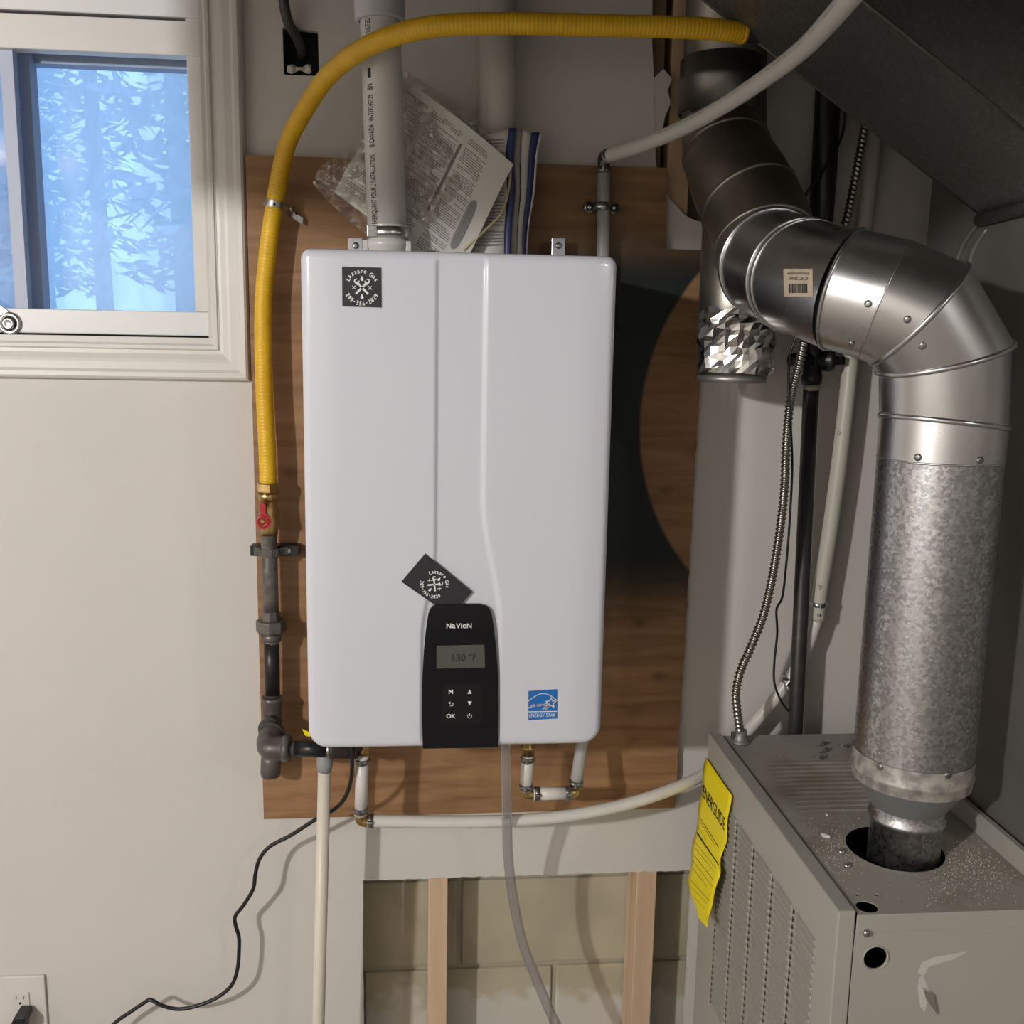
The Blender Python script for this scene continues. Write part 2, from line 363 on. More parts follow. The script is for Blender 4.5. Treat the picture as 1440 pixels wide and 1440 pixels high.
# concrete block foundation wall
fnd = MB(); Y0 = .108
wx0, wx1 = o_win[0][0]-.02, P(300,485,0).x+.03
wz0, wz1 = o_win[0][2]-.03, o_win[2][2]+.02
fnd.holed([[(XL,Y0+.006,0),(XR,Y0+.006,0),(XR,Y0+.006,2.6),(XL,Y0+.006,2.6)], [(wx0,Y0+.006,wz0),(wx1,Y0+.006,wz0),(wx1,Y0+.006,wz1),(wx0,Y0+.006,wz1)]], (0,.18,0))
fo = fnd.build('wall_foundation', mortar_m); tag(fo, kind='structure')
jz = P(700,1358,Y0).z; jx = P(778,1400,Y0).x
for r_ in range(-2, 9):
    za, zb = jz-.2+r_*.2+.005, jz+r_*.2-.005
    for c_ in range(-3, 4):
        xa = jx + c_*.4 + (0 if r_ % 2 == 0 else .2) + .005; xb = xa+.39
        if xb < sx0-.5 or xa > 1.2 or za < 0: continue
        if xa < wx1 and zb > wz0: continue
        jy = random.uniform(-.0015, .0015)
        MB().bbox((xa, Y0+jy, za), (xb, Y0+.012, zb), .004).build('block', salt_m if r_ <= 0 else block_m, fo)
# other walls, floor, ceiling
raw_m = pm('unpainted basement wall', (.26,.245,.22), .9, col2=(.2,.19,.17), scale=3)
tag(MB().box((XL-.1,YB,0),(XL,.12,CEIL)).build('wall_left', wall_m), kind='structure')
tag(MB().box((XR,YB,0),(XR+.1,.12,CEIL)).build('wall_right', raw_m), kind='structure')
tag(MB().box((XL-.1,YB-.1,0),(XR+.1,YB,CEIL)).build('wall_front', wall_m), kind='structure')
tag(MB().box((XL-.1,YB-.1,-.1),(XR+.1,.12,0)).build('floor', pm('concrete floor', (.30,.28,.25), .7, col2=(.24,.22,.2), scale=4)), kind='structure')
tag(MB().box((XL-.1,YB-.1,CEIL),(XR+.1,.12,CEIL+.1)).build('ceiling', pm('dark ceiling boards', (.16,.12,.085), .85)), kind='structure')
# joists over the heater corner (ceiling is open there)
jm = pm('old joist', (.25,.17,.10), .8, col2=(.18,.12,.07), scale=6, stretch=(.3,3,3))

# ---- window
wx_r, wz_b = P(298,482,-.018).x, P(298,484,-.018).z
top_z = wz_b + .66
lx = P(-900,485,0).x
prof = [(0,.006),(0,-.012),(.004,-.015),(.010,-.015),(.013,-.011),(.020,-.012),(.030,-.016),(.036,-.0175),(.050,-.018),(.056,-.0215),(.064,-.022),(.068,-.019),(.071,-.010),(.071,.0)]
cw = .071
kc = (P(352,550,-.018).x - wx_r)/cw
def casing(path, name):
    # path corners with outward diagonal
    m = MB(); n = len(prof)
    vs = []
    for (x, z, dx, dz) in path:
        for (w_, y) in prof: vs.append((x+dx*w_*kc, y, z+dz*w_*kc))
    fs = [(i*n+k, i*n+(k+1)%n, (i+1)*n+(k+1)%n, (i+1)*n+k) for i in range(len(path)-1) for k in range(n)]
    m.add(vs, fs + [tuple(range(n)), tuple((len(path)-1)*n+i for i in range(n))]); return m
win = bpy.data.objects.new('window_1', None); link(win); win.location = (wx_r-.4, 0, wz_b); ORG['window_1'] = V3(win.location); tag(win, kind='structure')
casing([(wx_r,wz_b,1,-1),(wx_r,top_z,1,1)], 'c').build('casing', trim_m, win)
casing([(wx_r,wz_b,1,-1),(lx,wz_b,-1,-1)], 'c').build('casing', trim_m, win)
casing([(wx_r,top_z,1,1),(lx,top_z,-1,1)], 'c').build('casing', trim_m, win)
# jamb liners
jr = wx_r+.002
MB().box((jr,-.012,wz_b-.003),(jr+.010,.12,top_z)).build('jamb', trim_m, win)
MB().box((lx,-.010,wz_b-.012),(jr,.12,wz_b+.001)).build('window_sill', trim_m, win)
MB().box((lx,-.010,top_z),(jr,.12,top_z+.012)).build('jamb', trim_m, win)
YS = .012
def wz(py, Y=YS, px=150): return P(px, py, Y).z
def wxx(px, py=260, Y=YS): return P(px, py, Y).x
# lower track (painted wood stop)
tz = wz(471)
MB().bbox((lx,-.002,wz_b),(jr,.03,tz-.002),.001).build('track', trim_m, win)
sash = MB()
gl_b, gl_t = wz(437,YS,200), wz(76,YS,200)
gr = wxx(268, 260)
sash.bbox((lx,YS,tz+.001),(jr-.002,YS+.03,gl_b),.002)
sash.build('bottom_rail', vinyl_m, win)
MB().bbox((gr,YS+.001,gl_b),(jr-.0015,YS+.03,top_z-.001),.002).build('side_rail', trim_m, win)
MB().bbox((lx,YS-.002,gl_t),(jr-.0015,YS+.028,wz(27,YS,200)),.002).build('top_rail', trim_m, win)
MB().bbox((lx,YS-.006,wz(23,YS,200)),(jr-.0015,YS+.028,top_z-.0005),.002).build('top_stop', vinyl_m, win)
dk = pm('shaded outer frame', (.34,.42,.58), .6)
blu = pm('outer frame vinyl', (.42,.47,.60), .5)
# outer fixed frame beyond: head band, meeting stile
YO = .075
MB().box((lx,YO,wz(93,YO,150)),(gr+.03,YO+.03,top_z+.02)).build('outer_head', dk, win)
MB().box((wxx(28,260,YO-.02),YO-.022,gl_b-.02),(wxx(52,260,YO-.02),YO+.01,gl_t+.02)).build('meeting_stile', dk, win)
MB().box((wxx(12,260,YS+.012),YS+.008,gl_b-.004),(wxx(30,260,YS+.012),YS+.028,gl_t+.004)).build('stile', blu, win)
MB().box((lx,YO+.030,wz_b-.05),(gr+.04,YO+.033,top_z+.03)).build('pane', glass_m, win)
MB().box((lx,YS+.006,wz_b-.01),(jr,YS+.02,gl_b-.006)).build('lower_channel', dark_m, win)
MB().box((lx,YS+.018,gl_b-.004),(wxx(14,260,YS+.018),YS+.021,gl_t+.004)).build('pane', glass_m, win)
# latch cam on the bottom rail
lt = thing('sash_latch', 'round zinc cam latch on bottom rail of the window', 'latch', P(14,455,YS-.004))
c = P(14,455,YS)
MB().lathe(c,(0,-1,0),[(0,.0195),(.003,.0195),(.005,.017),(.005,.012),(.003,.0118),(.003,.0001)],32,True).build('cam_plate', zinc_m, lt)
MB().lathe(c,(0,-1,0),[(.003,.0095),(.009,.0095),(.010,.0075),(.0085,.005),(.0085,.0001)],24,True).build('rivet', zinc_m, lt)
MB().poly([c+V3(q) for q in ((-.012,-.001,.014),(.0,-.001,.020),(-.03,-.001,.042),(-.05,-.001,.030))],(0,-.003,0)).build('lever', zinc_m, lt)
# ground and snowy trees outside
gz = wz_b-.25
tag(MB().box((-16,.3,gz-.2),(10,30,gz)).build('ground', snow_m), kind='structure')
def tree(x, y, h):
    t = thing('tree', 'blurred frosty tree outside the basement window', 'tree', (x,y,gz), 'trees outside the window')
    MB().tube([(x,y,gz),(x+random.uniform(-.1,.1),y,gz+h*.5),(x+random.uniform(-.2,.2),y,gz+h)],[.09,.06,.02],8).build('trunk', bark_m, t)
    m = MB()
    for i in range(1500):
        z = random.uniform(.06,1)**.8; rr = (1.05-z)*.55+.18; a = random.uniform(0,2*PI); q = math.sqrt(random.random())*rr
        c = V3((x+q*math.cos(a), y+q*math.sin(a), gz+z*h)); u = V3((random.uniform(-1,1),random.uniform(-1,1),random.uniform(-.6,.2))).normalized()*random.uniform(.07,.20); v_ = V3((0,0,1)).cross(u).normalized()*random.uniform(.02,.055)+V3((0,0,random.uniform(-.04,.04)))
        m.add([c-u, c+v_, c+u, c-v_],[(0,1,2,3)])
    m.build('foliage', frost_m, t, flip=False)['kind'] = 'stuff'
for i in range(14): tree(-5.6+i*.62, 6.6+(i%3)*2.0, random.uniform(5,7.5))

# ================================================================== PLYWOOD BOARD
ply_px = [(345,218),(938,236),(938,292),(937,350),(1010,352),(984,535),(966,820),(960,985),(949,1136),(371,1152)]
pts = [P(x, y, -.018) for x, y in ply_px]
# square the board up
PLY_ORIGIN = V3(((pts[0].x+pts[-2].x)/2, -.009, pts[-1].z))
rr_ = [pts[5], pts[6], pts[7], pts[8]]; xr = (pts[5].x+pts[8].x)/2
bd = [V3((pts[0].x,-.018,pts[0].z))] + [V3((pts[1].x,-.018,pts[1].z)), V3((pts[3].x,-.018,pts[3].z))] + [V3((pts[5].x+.004,-.018,pts[3].z))]
edge = rough_edge(V3((pts[5].x+.004,-.018,pts[3].z)), pts[8], 70, .0012)
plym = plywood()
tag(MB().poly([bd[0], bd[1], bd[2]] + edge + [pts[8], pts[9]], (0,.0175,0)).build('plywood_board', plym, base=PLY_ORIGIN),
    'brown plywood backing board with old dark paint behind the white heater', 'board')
# torn drywall flap and cavity pieces at the vent hole
tp = [P(x,y,.004) for x,y in ((919,110),(932,98),(944,112),(938,128),(942,146),(934,165),(930,185),(921,205))]
MB().poly(tp,(0,-.006,0)).build('torn_paper', gyp, wb_)
MB().poly([P(x,y,.03) for x,y in ((946,118),(962,110),(964,330),(944,330))],(0,.01,0)).build('torn_board', torn_m, wb_)
MB().bbox((P(919,50,.02).x-.02,.0135,1.7),(P(935,50,.02).x,.1,CEIL),.002).build('stud', jm, wb_)
# light switch-box style hole with black cable
bx = thing('junction_box', 'small black metal box sunk in the wall right of the window', 'electrical box', P(422,105,.03))
a_, b_ = P(398,104,.0), P(448,40,.0)
m = MB(); m.box((a_.x,.012,a_.z),(b_.x,.05,a_.z+.002)); m.box((a_.x,.012,b_.z-.002),(b_.x,.05,b_.z)); m.box((a_.x,.012,a_.z),(a_.x+.002,.05,b_.z)); m.box((b_.x-.002,.012,a_.z),(b_.x,.05,b_.z)); m.box((a_.x,.048,a_.z),(b_.x,.05,b_.z))
m.build('box', coat_m, bx)
m = MB(); m.grid(lambda u,v: P(404+34*u, 97+9*(v-.5)*(1+.5*math.sin(u*9)), .003)+V3((0,-.007*math.sin(PI*v)*(.4+abs(math.sin(u*8.5))),0)), 24, 8)
m.build('caulk_smear', gyp, bx, flip=False)
tag(MB().tube(smoothp(PP([(392,-60,-.03),(398,-5,-.03),(405,30,-.02),(417,52,.0),(424,70,.018),(424,80,.035)])),.0085,14).build('black_cable', pm('grey black cable',(.05,.048,.045),.5)), 'thick dark cable bending into the small box right of the window', 'cable')

# ================================================================== WATER HEATER
YF = -.345; YBK = -.025
hx0, hx1 = -.1695, .2775
hz0, hz1 = 1.041, 1.774
W_, H_ = hx1-hx0, hz1-hz0
hcx, hcz = (hx0+hx1)/2, (hz0+hz1)/2
ht = thing('water_heater', 'large white wall-hung tankless water heater on the plywood board', 'water heater', (hcx, -.18, hz0))
xsL = lambda z: P(613, 600, YF).x
Xs0, Xs1 = P(613,600,YF).x, P(681,600,YF).x
Xp0, Xp1 = P(594,960,YF).x, P(700,960,YF).x
def pyz(py, px=650): return P(px, py, YF).z
zA, zB = pyz(700), pyz(880)
def sst(a, b, x):
    t = max(0, min(1, (x-a)/(b-a))); return t*t*(3-2*t)
def strip_l(z): return Xs0 + (Xp0-.004-Xs0)*sst(pyz(770), pyz(900), z)*.9
def strip_r(z): return Xs1 + (Xp1+.002-Xs1)*sst(zA, zB, z)
def heater_y(x, z):
    rx = abs(x-hcx)-(W_/2); rz = abs(z-hcz)-(H_/2)
    rc = .028 if z < hcz else .014
    dx, dz = rx+rc, rz+rc
    sd = -(math.hypot(max(dx,0), max(dz,0)) + min(max(dx,dz),0) - rc)
    R = .011; y = YF
    if sd < R: y += R-math.sqrt(max(0, R*R-(R-max(sd,0))**2))
    e = max(0, 1-(-rx)/.055); y += .006*e*e
    y += .0035*sst(strip_l(z)-.003, strip_l(z)+.004, x)*(1-sst(strip_r(z)-.005, strip_r(z)+.004, x))*sst(0,.02,sd)
    return y
def spread(a, b, fine, coarse, extra=()):
    o = [0,.0006,.0015,.003,.005,.0075,.0105,.014,.018,.023,.029]; pts = [a+q for q in o]; x = a+.034
    while x < b-.03:
        pts.append(x); x += fine if any(e0 < x < e1 for e0, e1 in extra) else coarse
    return pts + [b-q for q in reversed(o)]
gx = spread(hx0, hx1, .0018, .007, [(Xp0-.015, Xs0+.012), (Xs1-.012, Xp1+.015)])
gz_ = spread(hz0, hz1, .006, .008)
def hv(x, z):
    rc = .028 if z < hcz else .014
    dx = abs(x-hcx)-(W_/2-rc); dz = abs(z-hcz)-(H_/2-rc)
    if dx > 0 and dz > 0:
        # squircle mapping of the corner square onto the quarter disc
        u, v_ = dx/rc, dz/rc; k = max(u, v_)/math.hypot(u, v_); u *= k; v_ *= k
        x = hcx+math.copysign(W_/2-rc+u*rc, x-hcx); z = hcz+math.copysign(H_/2-rc+v_*rc, z-hcz)
    return V3((x, heater_y(x, z), z))
m = MB(); nx, nz = len(gx), len(gz_)
vs = [hv(x, z) for z in gz_ for x in gx]
fs = [(j*nx+i, j*nx+i+1, (j+1)*nx+i+1, (j+1)*nx+i) for j in range(nz-1) for i in range(nx-1)]
bd_i = [i for i in range(nx)] + [j*nx+nx-1 for j in range(1,nz)] + [(nz-1)*nx+i for i in range(nx-2,-1,-1)] + [j*nx for j in range(nz-2,0,-1)]
n0 = len(vs); nb = len(bd_i)
vs += [V3((vs[i].x, YBK, vs[i].z)) for i in bd_i]
fs += [(bd_i[k], bd_i[(k+1)%nb], n0+(k+1)%nb, n0+k) for k in range(nb)] + [tuple(n0+k for k in range(nb))]
m.add(vs, fs, True); m.sm[-1] = False
m.build('cover', heater_m, ht)
# control panel
def pf(px, py, dy=0): q = P(px, py, YF-.0035); return V3((q.x, YF-.0035+dy, q.z))
cp = [(594.5,1053),(593,1000),(594,950),(596,915),(599,885),(602,865),(604,858),(608,853),(614,850.5),(630,850),(675,850),(684,852),(689,857),(692,866),(695,885),(698,912),(700.5,950),(701,1000),(700.5,1051)]
cpm = MB().poly([pf(x,y) for x,y in cp], (0,.008,0)).build('control_panel', panel_m, ht)
bvm = cpm.modifiers.new('b','BEVEL'); bvm.width = .0012; bvm.segments = 2; bvm.limit_method = 'ANGLE'
def flat_on(px, py, yy): return P(px, py, yy)
def hplane(px, py, yy, ang=0):
    o = P(px, py, yy); c, s_ = math.cos(ang), math.sin(ang)
    return plane_fn(o, (c,0,s_), (-s_,0,c))
YP = YF-.0035
def quadm(pxs, yy, th=.0006): return MB().poly([P(x,y,yy) for x,y in pxs], (0,-th,0))
scr = quadm([(614,908),(681,906.5),(682,938.5),(614,940)], YP+.0001).build('display', lcd_m, ht, 'grey lcd display')
tm = MB(); f = hplane(652, 925, YP-.0008)
text_on(tm, '130', .0165, f, cx=-.007, sx=.9, bold=.0003); text_on(tm, '\u00b0F', .014, f, cx=.0135, cy=.001, bold=.0003)
tm.build('readout', lcd_ink, scr)
tm = MB(); f = hplane(647.5, 881, YP-.0004)
xx = -.0205
for ch, szz in (('N',.0105),('a',.0125),('V',.0105),('I',.0105),('e',.0125),('N',.0105)):
    vs_, _ = text_geo(ch, szz); xm = min(v.x for v in vs_); wd = max(v.x for v in vs_)-xm
    text_on(tm, ch, szz, lambda x, y: f((x)*1.0+xx, y-.0025), center=False, bold=.0003); xx += wd*1.0+.0013
nm = tm; nm.build('brand_lettering', white_ink, cpm)
kp = quadm([(623,962),(677,961),(678,1017),(622,1018)], YP+.0001, .0008).build('keypad', key_m, ht)
tm = MB()
for ch, x, y in (('M',634,973),('OK',634,1007)):
    text_on(tm, ch, .0098, hplane(x,y,YP-.0011), sx=.95, bold=.0003)
f = hplane(660.5,973,YP-.0011); tm.add([f(-.0032,-.003), f(.0032,-.003), f(0,.0035)],[(0,1,2)])
f = hplane(660.5,989,YP-.0011); tm.add([f(-.0032,.003), f(0,-.0035), f(.0032,.003)],[(0,1,2)])
f = hplane(634,990,YP-.0011)
def stroke(mb, f, pts, w_):
    for (x0,y0),(x1,y1) in zip(pts, pts[1:]):
        l = math.hypot(x1-x0,y1-y0) or 1; nx_, ny_ = -(y1-y0)/l*w_/2, (x1-x0)/l*w_/2; ex, ey = (x1-x0)/l*w_*.3, (y1-y0)/l*w_*.3
        mb.add([f(x0-ex+nx_,y0-ey+ny_), f(x1+ex+nx_,y1+ey+ny_), f(x1+ex-nx_,y1+ey-ny_), f(x0-ex-nx_,y0-ey-ny_)],[(0,1,2,3)])
stroke(tm, f, [(-.001,.0035),(-.0035,.0018),(-.001,.0001)],.0008); stroke(tm, f, [(-.0035,.0018),(.002,.0018),(.0035,.0005),(.0035,-.0018),(.002,-.003),(-.001,-.003)],.0008)
f = hplane(660.5,1007,YP-.0011); stroke(tm, f, [(.0032*math.cos(a),.0032*math.sin(a)) for a in [PI*.72+i*PI*1.56/14 for i in range(15)]],.0008); stroke(tm, f, [(0,.0005),(0,.0042)],.0008)
tm.build('key_symbols', white_ink, kp)
# gas fitter stickers
def wrench(mb, f, cx, cy, ang, s):
    c, n = math.cos(ang), math.sin(ang); g = lambda x, y: f(cx+(x*c-y*n)*s, cy+(x*n+y*c)*s)
    def P2(l): mb.add([g(x,y) for x,y in l],[tuple(range(len(l)))])
    P2([(-1.0,-.09),(-.9,-.13),(.55,-.10),(.55,.10),(-.9,.13),(-1.0,.09)])
    P2([(.5,-.18),(.86,-.22),(.86,.12),(.5,.16)])
    P2([(.66,.10),(.80,.12),(.80,.34),(.66,.30)])
    P2([(.86,-.22),(1.14,-.18),(1.22,.02),(1.10,.06),(1.02,-.04),(.86,-.04)])
    P2([(1.10,.02),(1.24,.0),(1.16,.28),(1.02,.30)])
def logo(mb, f, s, arc_bold):
    arc_text(mb, 'Lazzaro Gas', .34*s, f, 0, -.02*s, .84*s, PI*.83, PI*.17, True, .78, arc_bold)
    arc_text(mb, '289-356-2829', .32*s, f, 0, .02*s, .84*s, -PI*.84, -PI*.16, False, .85, arc_bold)
    wrench(mb, f, 0, 0, PI*.25, .46*s)
    f2 = lambda x, y: f(-x, y); wrench(mb, f2, 0, 0, PI*.25, .46*s)
    for cy_ in (.48, -.44):
        mb.add([f(x*s, (y+cy_)*s) for x, y in ((0,.13),(.05,.03),(.09,-.05),(.06,-.12),(0,-.14),(-.06,-.12),(-.09,-.05),(-.05,.03))],[tuple(range(8))])
    for sx_ in (-1, 1):
        stroke(mb, f, [((sx_*.42-.08)*s,-.08*s),((sx_*.42+.08)*s,.08*s)],.04*s); stroke(mb, f, [((sx_*.42-.08)*s,.08*s),((sx_*.42+.08)*s,-.08*s)],.04*s)
st = quadm([(481,375),(536,376.5),(536.5,432.5),(481.5,431)], YF+.0003, .0014).build('square_sticker', sticker_m, ht, 'square charcoal sticker with crossed pipe wrenches')
tm = MB(); logo(tm, hplane(509,404.5,YF-.0014), .0265, .0003); tm.build('print', white_ink, st, flip=False)
s2 = quadm([(598,777.5),(664,832),(638,851.5),(564.5,817)] if False else [(598,778),(664,832),(634,866),(564.5,817.5)], YF+.001, .0025).build('tilted_sticker', sticker_m, ht, 'charcoal business-card sticker stuck on at a slant above the panel')
tm = MB(); logo(tm, hplane(611,822,YF-.0018, -math.radians(40)), .0225, .0003); tm.build('print', white_ink, s2, flip=False)
s3 = quadm([(743,971.5),(783.5,969),(783.5,1010),(743,1012.5)], YF+.0003, .0010).build('efficiency_sticker', blue_m, ht, 'blue efficiency sticker with a star')
fE = hplane(763.3,991,YF-.001, math.radians(-1.0)*0)
u_ = (P(783.5,990,YF).x-P(743,990,YF).x)/2
tm = MB()
stroke(tm, fE, [(-u_*1.0+ i*u_*2/16, u_*(.28+.52*math.sin(PI*(i/16)))) for i in range(17)], u_*.06)
stroke(tm, fE, [(-u_*.98,-u_*.50),(u_*.98,-u_*.50)], u_*.06)
text_on(tm, 'ENERGY STAR', u_*.36, fE, cy=-u_*.76, sx=.80)
star = [(.56+.40*(1 if i%2==0 else .42)*math.sin(i*PI/5), .12+.40*(1 if i%2==0 else .42)*math.cos(i*PI/5)) for i in range(11)]
stroke(tm, fE, [(x*u_, y*u_) for x, y in star], u_*.06)
# script 'energy'
fs_ = lambda x, y: fE((x+y*.35)*u_, y*u_)
def sw(l): stroke(tm, fs_, l, .055)
sw([(-.92,-.20),(-.70,-.22),(-.58,-.05),(-.62,.02),(-.74,-.02),(-.78,-.12),(-.68,-.16),(-.50,-.08)])
sw([(-.50,-.08),(-.44,.02),(-.47,-.12),(-.40,.0),(-.33,.0),(-.34,-.12),(-.24,-.06)])
sw([(-.24,-.06),(-.14,.0),(-.20,.06),(-.26,-.02),(-.20,-.10),(-.08,-.04)])
sw([(-.08,-.04),(-.02,.05),(.02,-.02),(.06,.04),(.08,-.02)])
sw([(.26,.08),(.14,.08),(.10,-.04),(.18,-.08),(.26,.04),(.22,-.28),(.10,-.34),(.14,-.24),(.34,-.04)])
sw([(.34,.08),(.32,-.04),(.40,-.06),(.48,.10),(.42,-.28),(.30,-.34),(.34,-.22),(.50,-.06)])
tm.build('print', white_ink, s3, flip=False)
# mounting tabs above the cover
for px in (500, 785):
    q = P(px, 345, -.05)
    tb = MB().bbox((q.x-.0115,-.053,hz1-.06),(q.x+.0115,-.050,P(px,335,-.05).z),.001).build('mounting_tab', heater_m, ht)
    screw('screw', (q.x,-.053,P(px,345.5,-.053).z),(0,-1,0),.0055,zinc_m,tb,.002)
# underside fittings
def at_under(px, Y): return V3((P(px,1060,Y).x, Y, hz0))

# ================================================================== PIPEWORK
def crimp(name, c, ax, r, parent, w_=.009, mat=None, ear=True):
    c = V3(c); ax = V3(ax).normalized(); m = MB(); m.lathe(c-ax*w_/2, ax, [(0,r-.0005),(0,r+.0014),(w_,r+.0014),(w_,r-.0005)], 24)
    if ear:
        side = ax.cross(V3((0,1,0)));  side = side.normalized() if side.length > .1 else V3((1,0,0))
        e = V3((0,-1,0))*(r+.002)+side*.003; k = c+e
        m.lathe(k-ax*w_*.45, ax, [(0,.0034),(w_*.9,.0034)], 8, True)
    return m.build(name, mat or ring_m, parent)
RP = .0111
# -- yellow gas hose
hp = PP([(377,690,-.062),(376,640,-.062),(372,560,-.060),(370,480,-.058),(372,400,-.055),(384,300,-.055),(402,210,-.075),(428,155,-.12),(462,106,-.18),(505,72,-.25),(560,48,-.30),(620,36,-.33),(700,33,-.345),(780,34,-.35),(860,36,-.35),(940,38,-.35),(1000,41,-.345),(1042,46,-.335)])
hs = resample(smoothp(hp, 24), .0011)
gh = thing('gas_hose', 'yellow ribbed gas hose arching over the top of the heater', 'gas hose', hp[0])
MB().tube(hs, .0142, 20, rf=lambda r, l, a: r+.00024*math.sin(l*2*PI/.0056)+.0005*noise.noise(V3((l*40,a,0)))).build('tube', hose_m, gh)
e0, e1 = hs[-12], hs[-1]; dr = (hs[-1]-hs[-20]).normalized()
MB().tube([hs[-1], hs[-1]+dr*.006], .0148, 20).build('end_collar', hose_m, gh)
MB().tube(smoothp([hs[-1]+dr*.004, hs[-1]+dr*.05, hs[-1]+dr*.12+V3((0,.02,.01))]), .0115, 16).build('inner_tube', coat_m, gh)
cnut = P(377,685,-.062)
m = MB(); axv = (P(377,640,-.062)-P(378,700,-.062)).normalized()
m.lathe(cnut-axv*.0085, axv, [(0,.0185),(.002,.0200),(.015,.0200),(.017,.0185),(.017,.014)], 6, False); m.lathe(cnut-axv*.0085, axv, [(0,.012),(0,.0185)],6)
m.build('hex_nut', brass_m, gh)
# strap on hose
ps = thing('perforated_strap', 'galvanized perforated strap holding the yellow hose to the plywood', 'strap', P(400,290,-.03))
ctr = P(386,288,-.055); ax = (P(392,255,-.055)-P(380,320,-.055)).normalized()
sd = V3((1,0,0)); sd = (sd-ax*sd.dot(ax)).normalized(); bk = ax.cross(sd); bk = bk if bk.y > 0 else -bk
pth = [ctr+bk*.030-sd*.013+V3((0,0,.002)), ctr-sd*.0168+bk*.004, ctr-sd*.0135-bk*.0102, ctr-bk*.0165, ctr+sd*.012-bk*.0115, ctr+sd*.020+bk*.004-ax*.004, ctr+sd*.026+bk*.022-ax*.006, ctr+sd*.046+bk*.026-ax*.013]
pth = smoothp(pth, 6); m = MB()
for a, b in zip(pth, pth[1:]):
    hw = ax*.0050; nrm = (b-a).cross(ax).normalized()*.0006
    m.add([a-hw-nrm,b-hw-nrm,b+hw-nrm,a+hw-nrm,a-hw+nrm,b-hw+nrm,b+hw+nrm,a+hw+nrm],[(0,1,2,3),(4,7,6,5),(0,4,5,1),(3,2,6,7),(1,5,6,2),(0,3,7,4)])
strap = m.build('strap', zinc_m, ps)
screw('screw', P(408,294,-.034),(0,-1,0),.0048,zinc_m,ps,.003)
for q in (P(386,287,-.074), P(417,300,-.035)): MB().lathe(q,(0,-1,0),[(0,.0021),(.0004,.0021),(.0004,.0001)],12,True).build('strap_hole', dark_m, strap)
# -- valve
vz = lambda py, px=377: P(px, py, -.062)
gv = thing('gas_valve', 'brass gas shut-off valve with a red handle below the yellow hose', 'valve', vz(755))
axu = V3((0,0,1))
def seg_px(py0, py1, r, seg=24, px0=377, px1=377, Y=-.062):
    return MB().tube([P(px0,py0,Y), P(px1,py1,Y)], r, seg)
MB().lathe(vz(699), V3((0,0,1)), [(-.006,.0165),(.006,.0178),(.007,.0165)], 12, True).build('packing_nut', brass_m, gv)
m = MB().tube([P(378,702,-.062), P(378,712,-.062), P(378,716,-.062), P(379,735,-.062), P(379,744,-.062), P(379,752,-.062)], [.0150,.0150,.0165,.0168,.0145,.0140], 10, True)
m.build('body', brass_m, gv)
hc = P(369.5,733,-.085)
m = MB().lathe(hc+V3((0,.008,0)),(0,-1,0),[(0,.0100),(.004,.0112),(.010,.0112),(.0115,.0098),(.0115,.0062),(.008,.0062)],24); m.lathe(hc+V3((0,.008,0)),(0,1,0),[(0,.010),(0,.0001)],24)
hl = [hc+V3(q) for q in ((-.0065,0,-.013),(.005,0,-.014),(.013,0,-.004),(.0115,0,.006),(.0045,0,.013),(.0045,0,.029),(.001,0,.032),(-.0035,0,.031),(-.0055,0,.027),(-.0045,0,.010),(-.0075,0,.0)) ]
m.poly([q+V3((.001,.004,0)) for q in hl], (0,-.006,0)); m.build('handle', red_m, gv)
MB().lathe(hc+V3((0,.008,0)),(0,-1,0),[(0,.005),(.0115,.005),(.0125,.0035),(.0115,.0028),(.0115,.0001)],8,True).build('stem_nut', brass_m, gv)
# -- iron gas line
gp = thing('gas_pipe', 'black iron gas pipe running down left of the heater', 'gas pipe', P(381,1092,-.062))
YG = -.062
MB().tube([P(378,752,YG), P(381,862,YG)], .0136, 20).build('nipple', iron2_m, gp)
m = MB(); um = MB()
c = P(381.5,880,YG)
m.lathe(P(381,868,YG), (0,0,1), [(-.006,.0170),(.010,.0155),(.012,.014)], 8, True)
m.lathe(c, (0,0,1), [(-.0105,.0255),(-.0085,.0265),(.0085,.0265),(.0105,.0255),(.0105,.016)], 8, True)
m.lathe(P(382,896,YG), (0,0,1), [(-.006,.0165),(-.002,.0175),(.008,.0185)], 24, True)
m.build('union', iron_m, gp)
MB().tube([P(382,898,YG), P(383,905,YG)], .0135, 20).build('thread', zinc_m, gp)
MB().tube([P(382,903,YG), P(383,976,YG)], .0134, 20).build('pipe', coat_m, gp)
MB().tube([P(383,970,YG), P(383,981,YG)], .0133, 20).build('thread', iron_m, gp)
# tee
tc_ = P(383,1012,YG)
m = MB().tube([P(383,980,YG), P(383,986,YG), P(383,987,YG), P(383,1000,YG), P(383,1034,YG), P(383,1044,YG)], [.0185,.0185,.0170,.0168,.0170,.0185], 24)
m.tube([tc_, tc_+V3((-.001,-.022,-.002)), tc_+V3((-.001,-.024,-.003)), tc_+V3((-.001,-.034,-.004))], [.0165,.0170,.0188,.0190], 24)
m.build('tee', iron_m, gp)
